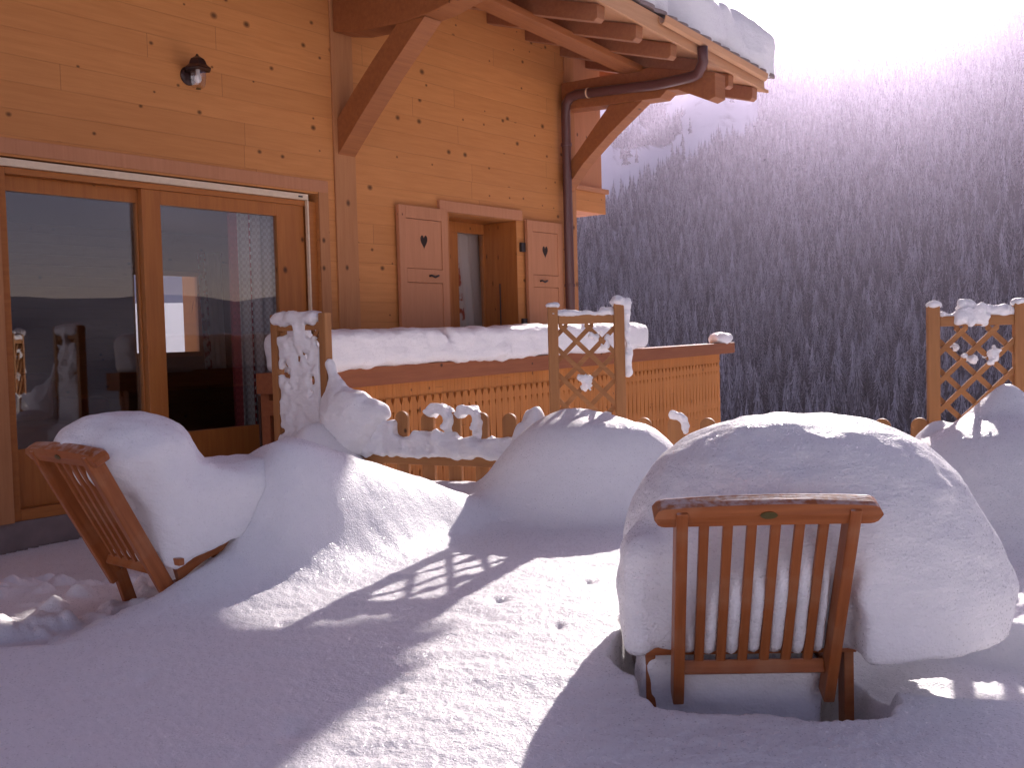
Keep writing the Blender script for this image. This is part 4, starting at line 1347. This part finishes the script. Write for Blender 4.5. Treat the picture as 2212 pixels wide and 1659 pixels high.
# only where nothing near hides them
vis2 = ((pu > 1600) & (pu < 1990) & (pv < 900)) | ((pu > 1250) & (pv < 690)) & (pu < 2200)
order = np.argsort(-np.where(vis2, big, 0))
ind = order[:300]
def add_snow_shade(me, S):
    a = me.attributes.new('snow', 'FLOAT', 'POINT'); a.data.foreach_set('value', np.asarray(S, np.float32)); return me


protos = []
for k in range(4):
    v_, t_, s_ = spruce(14, 8, 100 + k); protos.append(add_snow_shade(np_mesh('spruce_tree', v_, t_), s_))
for me in protos: me.materials.append(M['tree'])
for n_, i in enumerate(ind):
    o = bpy.data.objects.new('spruce_tree', protos[n_ % 4]); COL.objects.link(o)
    o.location = P3[i]; o.scale = (sz[i] * random.uniform(.85, 1.1),) * 2 + (sz[i] * random.uniform(.95, 1.2),); o.rotation_euler = (0, 0, random.uniform(0, 6.28))
    tag(o, 'snow dusted spruce among many alike on the lower mountainside', 'tree', 'spruces on the lower mountainside')
rest = np.setdiff1d(np.arange(len(P3)), ind)
VV, TT, SS = [], [], []; off = 0
variants = [spruce(7, 6, 200 + k) for k in range(5)]
grp = rng.integers(0, 5, len(rest))
for g in range(5):
    idx = rest[grp == g]; v, t, sv = variants[g]; n = len(idx); SS.append(np.tile(sv, n))
    a = rng.uniform(0, 6.28, n); c, s = np.cos(a)[:, None], np.sin(a)[:, None]; k = sz[idx][:, None]; kh = k * rng.uniform(.95, 1.25, n)[:, None]
    X = (v[:, 0] * c - v[:, 1] * s) * k + P3[idx, 0:1]; Y = (v[:, 0] * s + v[:, 1] * c) * k + P3[idx, 1:2]; Z = v[:, 2] * kh + P3[idx, 2:3]
    VV.append(np.stack([X, Y, Z], -1).reshape(-1, 3)); TT.append((t[None] + (np.arange(n) * len(v))[:, None, None] + off).reshape(-1, 3)); off += n * len(v)
fo = link('forest', add_snow_shade(np_mesh('forest', np.concatenate(VV), np.concatenate(TT)), np.concatenate(SS)), M['tree'])
tag(fo, 'dense snow dusted spruce forest covering the mountainside', 'forest', None, 'stuff')
hs = (pu < 1600) & (pu > 1310) & (pv < 400)
print('trees', len(P3), 'high', hs.sum(), pv[(pu>1320)&(pu<1400)].min())

# ------------------------------------------------------------------ air
ZTOP = float(max(tz.max(), P3[:, 2].max() + 30)) + 8
print('ZTOP', ZTOP, 'ZMIN', tz.min())
HZ = MB().box(-2650, 2650, -2650, 2650, float(tz.min()) - 1, ZTOP).build('haze', None)
hm = bpy.data.materials.new('haze'); hm.use_nodes = True; nt = hm.node_tree; nt.nodes.clear()
ho = nt.nodes.new('ShaderNodeOutputMaterial'); pvn = nt.nodes.new('ShaderNodeVolumePrincipled')
pvn.inputs['Color'].default_value = (.80, .70, .96, 1); pvn.inputs['Density'].default_value = .00017; pvn.inputs['Anisotropy'].default_value = .87
nt.links.new(pvn.outputs[0], ho.inputs['Volume']); HZ.data.materials.append(hm)
tag(HZ, 'pale mountain air', 'haze', None, 'stuff')

# ------------------------------------------------------------------ light
S_EL, S_AZ = math.radians(22.1), math.radians(20.8)
wd = bpy.data.worlds.new('World'); sc.world = wd; wd.use_nodes = True; nt = wd.node_tree
bg = nt.nodes['Background']; sky = nt.nodes.new('ShaderNodeTexSky'); sky.sky_type = 'NISHITA'; sky.sun_disc = False
sky.sun_elevation = S_EL; sky.sun_rotation = S_AZ; sky.altitude = 1500; sky.air_density = 1.0; sky.dust_density = 1.6; sky.ozone_density = 1.0
mx = nt.nodes.new('ShaderNodeMix'); mx.data_type = 'RGBA'; mx.blend_type = 'MULTIPLY'; mx.inputs[0].default_value = 1.0
mx.inputs[7].default_value = (1.24, .84, .82, 1)
nt.links.new(sky.outputs[0], mx.inputs[6]); nt.links.new(mx.outputs[2], bg.inputs[0]); bg.inputs[1].default_value = 0.08
sl_ = bpy.data.lights.new('sun', 'SUN'); so = bpy.data.objects.new('sun', sl_); COL.objects.link(so)
sl_.energy = 5.0; sl_.angle = math.radians(0.5); sl_.color = (1.0, .895, .865)
sd_ = Vector((math.sin(S_AZ) * math.cos(S_EL), math.cos(S_AZ) * math.cos(S_EL), math.sin(S_EL)))
so.rotation_euler = sd_.to_track_quat('Z', 'Y').to_euler()
so.location = (20, 60, 40)

# ------------------------------------------------------------------ render settings
sc.render.engine = 'CYCLES'
cy_ = sc.cycles
cy_.use_denoising = True
try: cy_.denoiser = 'OPENIMAGEDENOISE'
except Exception: pass
cy_.max_bounces = 8; cy_.diffuse_bounces = 4; cy_.glossy_bounces = 3; cy_.transmission_bounces = 4; cy_.transparent_max_bounces = 12; cy_.volume_bounces = 0
cy_.sample_clamp_indirect = 8
vs = sc.view_settings; vs.view_transform = 'Standard'; vs.look = 'None'; vs.gamma = 1.0; vs.exposure = 0.68
sc.render.film_transparent = False
